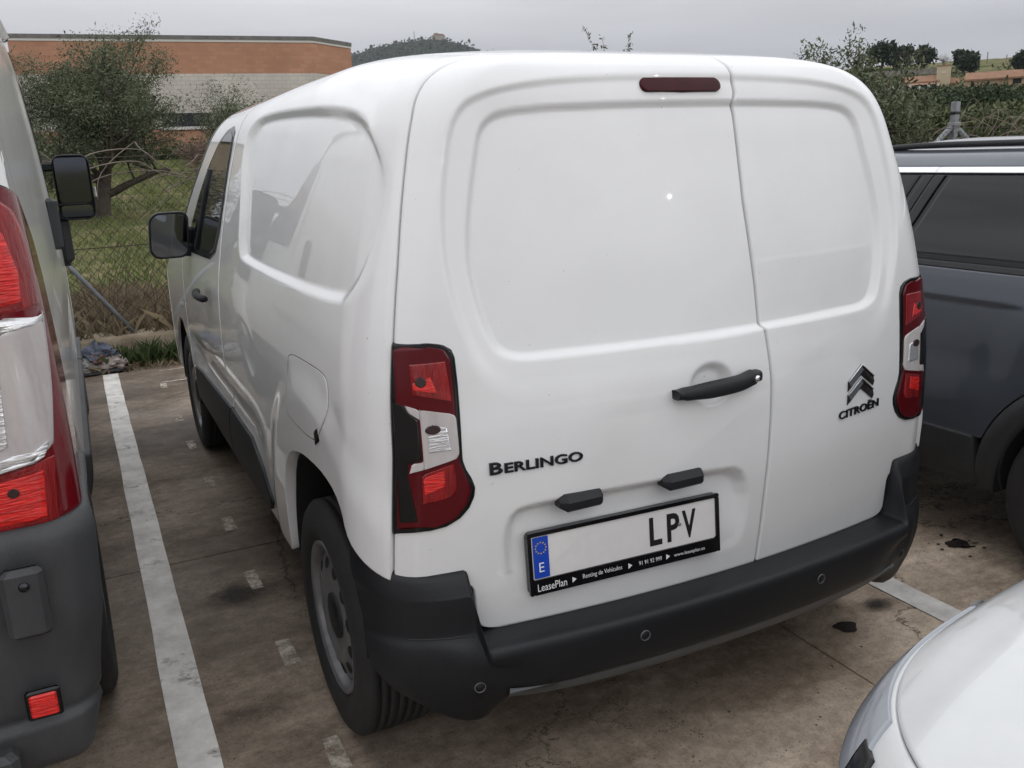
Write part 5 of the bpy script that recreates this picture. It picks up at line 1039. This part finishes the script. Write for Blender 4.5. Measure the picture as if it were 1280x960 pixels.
# ------------------------------------------------------------------ farm hillside on the right
def ground_at(u, dist):
    d = AX[2]+AX[0]*(u-640)/CAM_F; d = d/np.hypot(d[0], d[1]); x, y = CAM_POS[0]+d[0]*dist, CAM_POS[1]+d[1]*dist; return np.array([x, y, float(terrain_z(np.array(x), np.array(y)))]), math.atan2(-d[0], d[1])
M_tile = mat('clay roof tiles', (.30, .165, .10), rough=.9, var=.3, vscale=1.2); M_render = mat('ochre render', (.42, .30, .19), rough=.9, var=.25, vscale=.5); M_cream = mat('cream render', (.50, .42, .29), rough=.9, var=.15, vscale=.6); M_pale = mat('pale wall', (.55, .52, .48), rough=.9)
def px_w(px, dist): return px/CAM_F*dist*1.0
def house(name, u, v_base, dist, wpx, hpx, label, wall, roof, openings, tower=False, lean_to=None):
    p = at(u, v_base, dist); _, ang = ground_at(u, dist); e = empty(name, p, ang, label, 'house'); w_ = px_w(wpx, dist); h = px_w(hpx, dist); d = w_*.55 if not tower else w_
    hw = h*(.62 if not tower else .92)
    MB().box((0, d/2, hw/2-.8), (w_, d, hw+1.6)).build('wall', wall, e)
    if tower: MB().box((0, d/2, hw+h*.03), (w_*1.06, d*1.06, h*.06)).build('roof', roof, e)
    else: MB().add([(-w_*.52, -.3, hw), (w_*.52, -.3, hw), (w_*.52, d/2, h), (-w_*.52, d/2, h), (w_*.52, d+.3, hw), (-w_*.52, d+.3, hw), (-w_*.52, -.3, hw-.25), (w_*.52, -.3, hw-.25)], [(0, 1, 2, 3), (3, 2, 4, 5), (6, 7, 1, 0), (0, 3, 5), (1, 4, 2)]).build('roof', roof, e)
    for (x, z, ww, hh, dark) in openings: MB().box((x*w_, -.02, z*hw), (ww*w_, .1, hh*hw)).build('window' if hh < .5 else 'doorway', M_dark if dark else M_pale, e)
    if lean_to:
        n_, dep = lean_to; MB().add([(-w_*.55, -dep, hw*.62), (w_*.55, -dep, hw*.62), (w_*.55, -.1, hw*.86), (-w_*.55, -.1, hw*.86)], [(0, 1, 2, 3)]).build('porch_roof', roof, e)
        for k in range(n_): MB().box(((-.5+k/(n_-1))*w_, -dep+.2, hw*.31-.8), (.4, .4, hw*.62+1.6)).build('porch_post', M_pale, e)
        MB().box((0, -.06, hw*.30), (w_*.98, .06, hw*.55)).build('porch_shade', M_dark, e)
    return e
house('farmhouse', 1149, 115, 165, 36, 17, 'low farmhouse with tiled roof and pillared porch on the hillside', M_cream, M_tile, [(-.3, .80, .09, .16, 1), (.0, .80, .09, .16, 1), (.3, .80, .09, .16, 1)], lean_to=(5, 2.6))
house('tower_house', 1178.5, 103, 165, 13.5, 18, 'tall cream tower block beside the pillared farmhouse', M_cream, M_tile, [(.0, .62, .3, .12, 0)], True)
house('barn', 1240, 113, 160, 52, 20, 'long tumbledown ochre barn with faded clay roof', M_render, M_tile, [(-.36, .50, .07, .35, 1), (-.1, .52, .06, .3, 1), (.40, .40, .07, .6, 1)])
house('shed', 1278, 106, 158, 26, 14, 'ruined roadside shed with an open dark front', M_render, M_tile, [(-.2, .5, .3, .6, 1), (.25, .5, .25, .6, 1)])
house('annex', 1180, 114, 166, 26, 13, 'open-fronted low annex under the cream tower', M_cream, M_tile, [(-.25, .45, .34, .65, 1), (.22, .45, .34, .65, 1)])
for k, (u, v_, w_, h_) in enumerate([(1110, 113, 16, 5), (1125, 110, 8, 4)]):
    e = empty('greenhouse', at(u, v_, 150), ground_at(u, 150)[1], ['long pale plastic greenhouse beside the farmhouse', 'short pale plastic greenhouse next to the long one'][k], 'greenhouse'); a = np.linspace(0, math.pi, 9); ww, hh = px_w(w_, 150), px_w(h_, 150)
    mk('cover', [(x, 2+2*math.cos(t), hh*math.sin(t)) for x in (-ww/2, ww/2) for t in a], gridfaces(2, 9), mat('plastic film', (.55, .58, .58), rough=.4), e); MB().box((0, 2, -.6), (ww, 3.6, 1.2)).build('base', M_pale, e)
w0 = empty('retaining_wall', at(1132, 91, 185), ground_at(1132, 185)[1], 'grey dry stone terrace wall below the ridge', 'wall'); MB().box((0, 0, 0), (px_w(80, 185), .6, 1.0)).build('wall', mat('dry stone', (.25, .23, .20), rough=.95, var=.5, vscale=2), w0)
M_earth = mat('terrace earth', (.22, .16, .09), rough=1., var=.4, vscale=.3); M_terr = mat('terrace grass', (.085, .105, .04), rough=1., var=.4, vscale=.2)
for k, (u0, u1, v_, dist, h_, mt_) in enumerate([(1150, 1225, 97, 176, 1.6, M_earth), (1085, 1290, 84, 196, 1.2, M_terr), (1220, 1290, 90, 180, 1.5, M_earth), (1100, 1290, 121, 148, 1.8, M_terr), (1205, 1290, 117, 150, 1.2, M_earth)]):
    a, b = at(u0, v_+1, dist), at(u1, v_-2, dist); n = 30; V_ = []
    for j in range(n):
        p = a+(b-a)*j/(n-1); V_ += [(p[0], p[1], p[2]-6), (p[0], p[1], p[2]+random.uniform(-.15, .15)), (p[0]+6*.7, p[1]+6*.7, p[2]+random.uniform(-.1, .4)), (p[0]+8, p[1]+8, p[2]-5)]
    tag(mk('terrace', V_, gridfaces(n, 4), mt_, smooth=False), kind='structure')
for k, (u, v_, dist, h, sp, nm, lab) in enumerate([(1101, 86, 188, 4.6, 1.9, 'pine_tree', 'broad dark pine crown on the ridge, widest of the group'), (1119, 86, 188, 4.2, 1.7, 'pine_tree', 'dark pine crown on the ridge beside the widest pine'), (1155, 83, 190, 3.4, .9, 'pine_tree', 'single narrow dark tree on the ridge above the farmhouse'), (1203, 87, 186, 3.0, .5, 'pine_tree', 'small pointed conifer on the ridge above the barn'), (1277, 85, 184, 2.6, 1.5, 'pine_tree', 'low dark tree on the ridge over the ruined shed'), (1210, 86, 184, 2.0, 1.5, 'pine_tree', 'squat scrub tree beside the small pointed conifer')]):
    p = at(u, v_, dist); tree(nm, p-[0, 0, .3], h, sp, 90+k, M_pine, 4000, .55, .45, lab, nl=8, asp=.6, depth=2)
for k, (u, v_, h) in enumerate([(1133, 86, 3.6), (1179, 85, 2.8), (1215, 87, 2.6), (1140, 86, 2.8)]):
    tree('bare_tree', at(u, v_, 187)-[0, 0, .2], h, 1.2, 120+k, None, 0, 0, 0, ['leafless tree on the ridge next to the pines', 'leafless tree on the ridge behind the cream tower', 'leafless tree on the ridge above the barn', 'low leafless tree on the ridge beside the leafless tree by the pines'][k], bare=True, trunk_mat=M_twig, nl=9)
for k, u in enumerate((1222, 1233, 1257, 1268)):
    p = at(u, 85, 200); e = tag(MB().tube([p-[0, 0, 2], p+[0, 0, 2.4+.5*(k % 2)]], .10, 5).build('wooden_pole', M_twig, None, True), ['thin pole on the ridge skyline above the middle of the barn', 'second thin pole on the ridge skyline above the barn', 'thin pole on the ridge skyline near the ruined shed', 'taller thin pole on the ridge skyline beside the low dark tree'][k], 'pole', 'poles on the ridge skyline')
cl = []
for k in range(22000):
    u = rr_.uniform(1060, 1340); f = rr_.random()**1.2; dist = 78+f*60; p, _ = ground_at(u, dist); cl.append(p+[rr_.normal(0, 1.2), rr_.normal(0, 1.2), abs(rr_.normal(0, .7))*(1.4-f)])
tag(leaves('scrub', np.array(cl), .34, M_bush, None, .6, seed=14), 'rough scrub covering the slope below the farmhouses', 'scrub', kind='stuff')
cl = []
for k in range(9000):
    u = rr_.uniform(1060, 1340); dist = rr_.uniform(128, 192); p, _ = ground_at(u, dist)
    if math.sin(u*.11)+math.sin(dist*.37+u*.03) > .1: cl.append(p+[rr_.normal(0, .6), rr_.normal(0, .6), abs(rr_.normal(0, .35))])
tag(leaves('scrub', np.array(cl), .5, M_bush2, None, .6, seed=15), 'pale green scrub scattered on the terraces around the farmhouses', 'scrub', kind='stuff')
# ------------------------------------------------------------------ thin damp air
hz = MB().box((0, 0, 110), (4600, 4600, 224)).build('haze', None); tag(hz, kind='stuff')
hm = bpy.data.materials.new('damp air'); hm.use_nodes = True; hn = hm.node_tree.nodes; hn.remove(hn['Principled BSDF']); pv = hn.new('ShaderNodeVolumePrincipled'); pv.inputs['Color'].default_value = (.86, .90, .96, 1); pv.inputs['Density'].default_value = .00012; pv.inputs['Anisotropy'].default_value = .0
hm.node_tree.links.new(pv.outputs[0], hn['Material Output'].inputs['Volume']); hz.data.materials.append(hm)
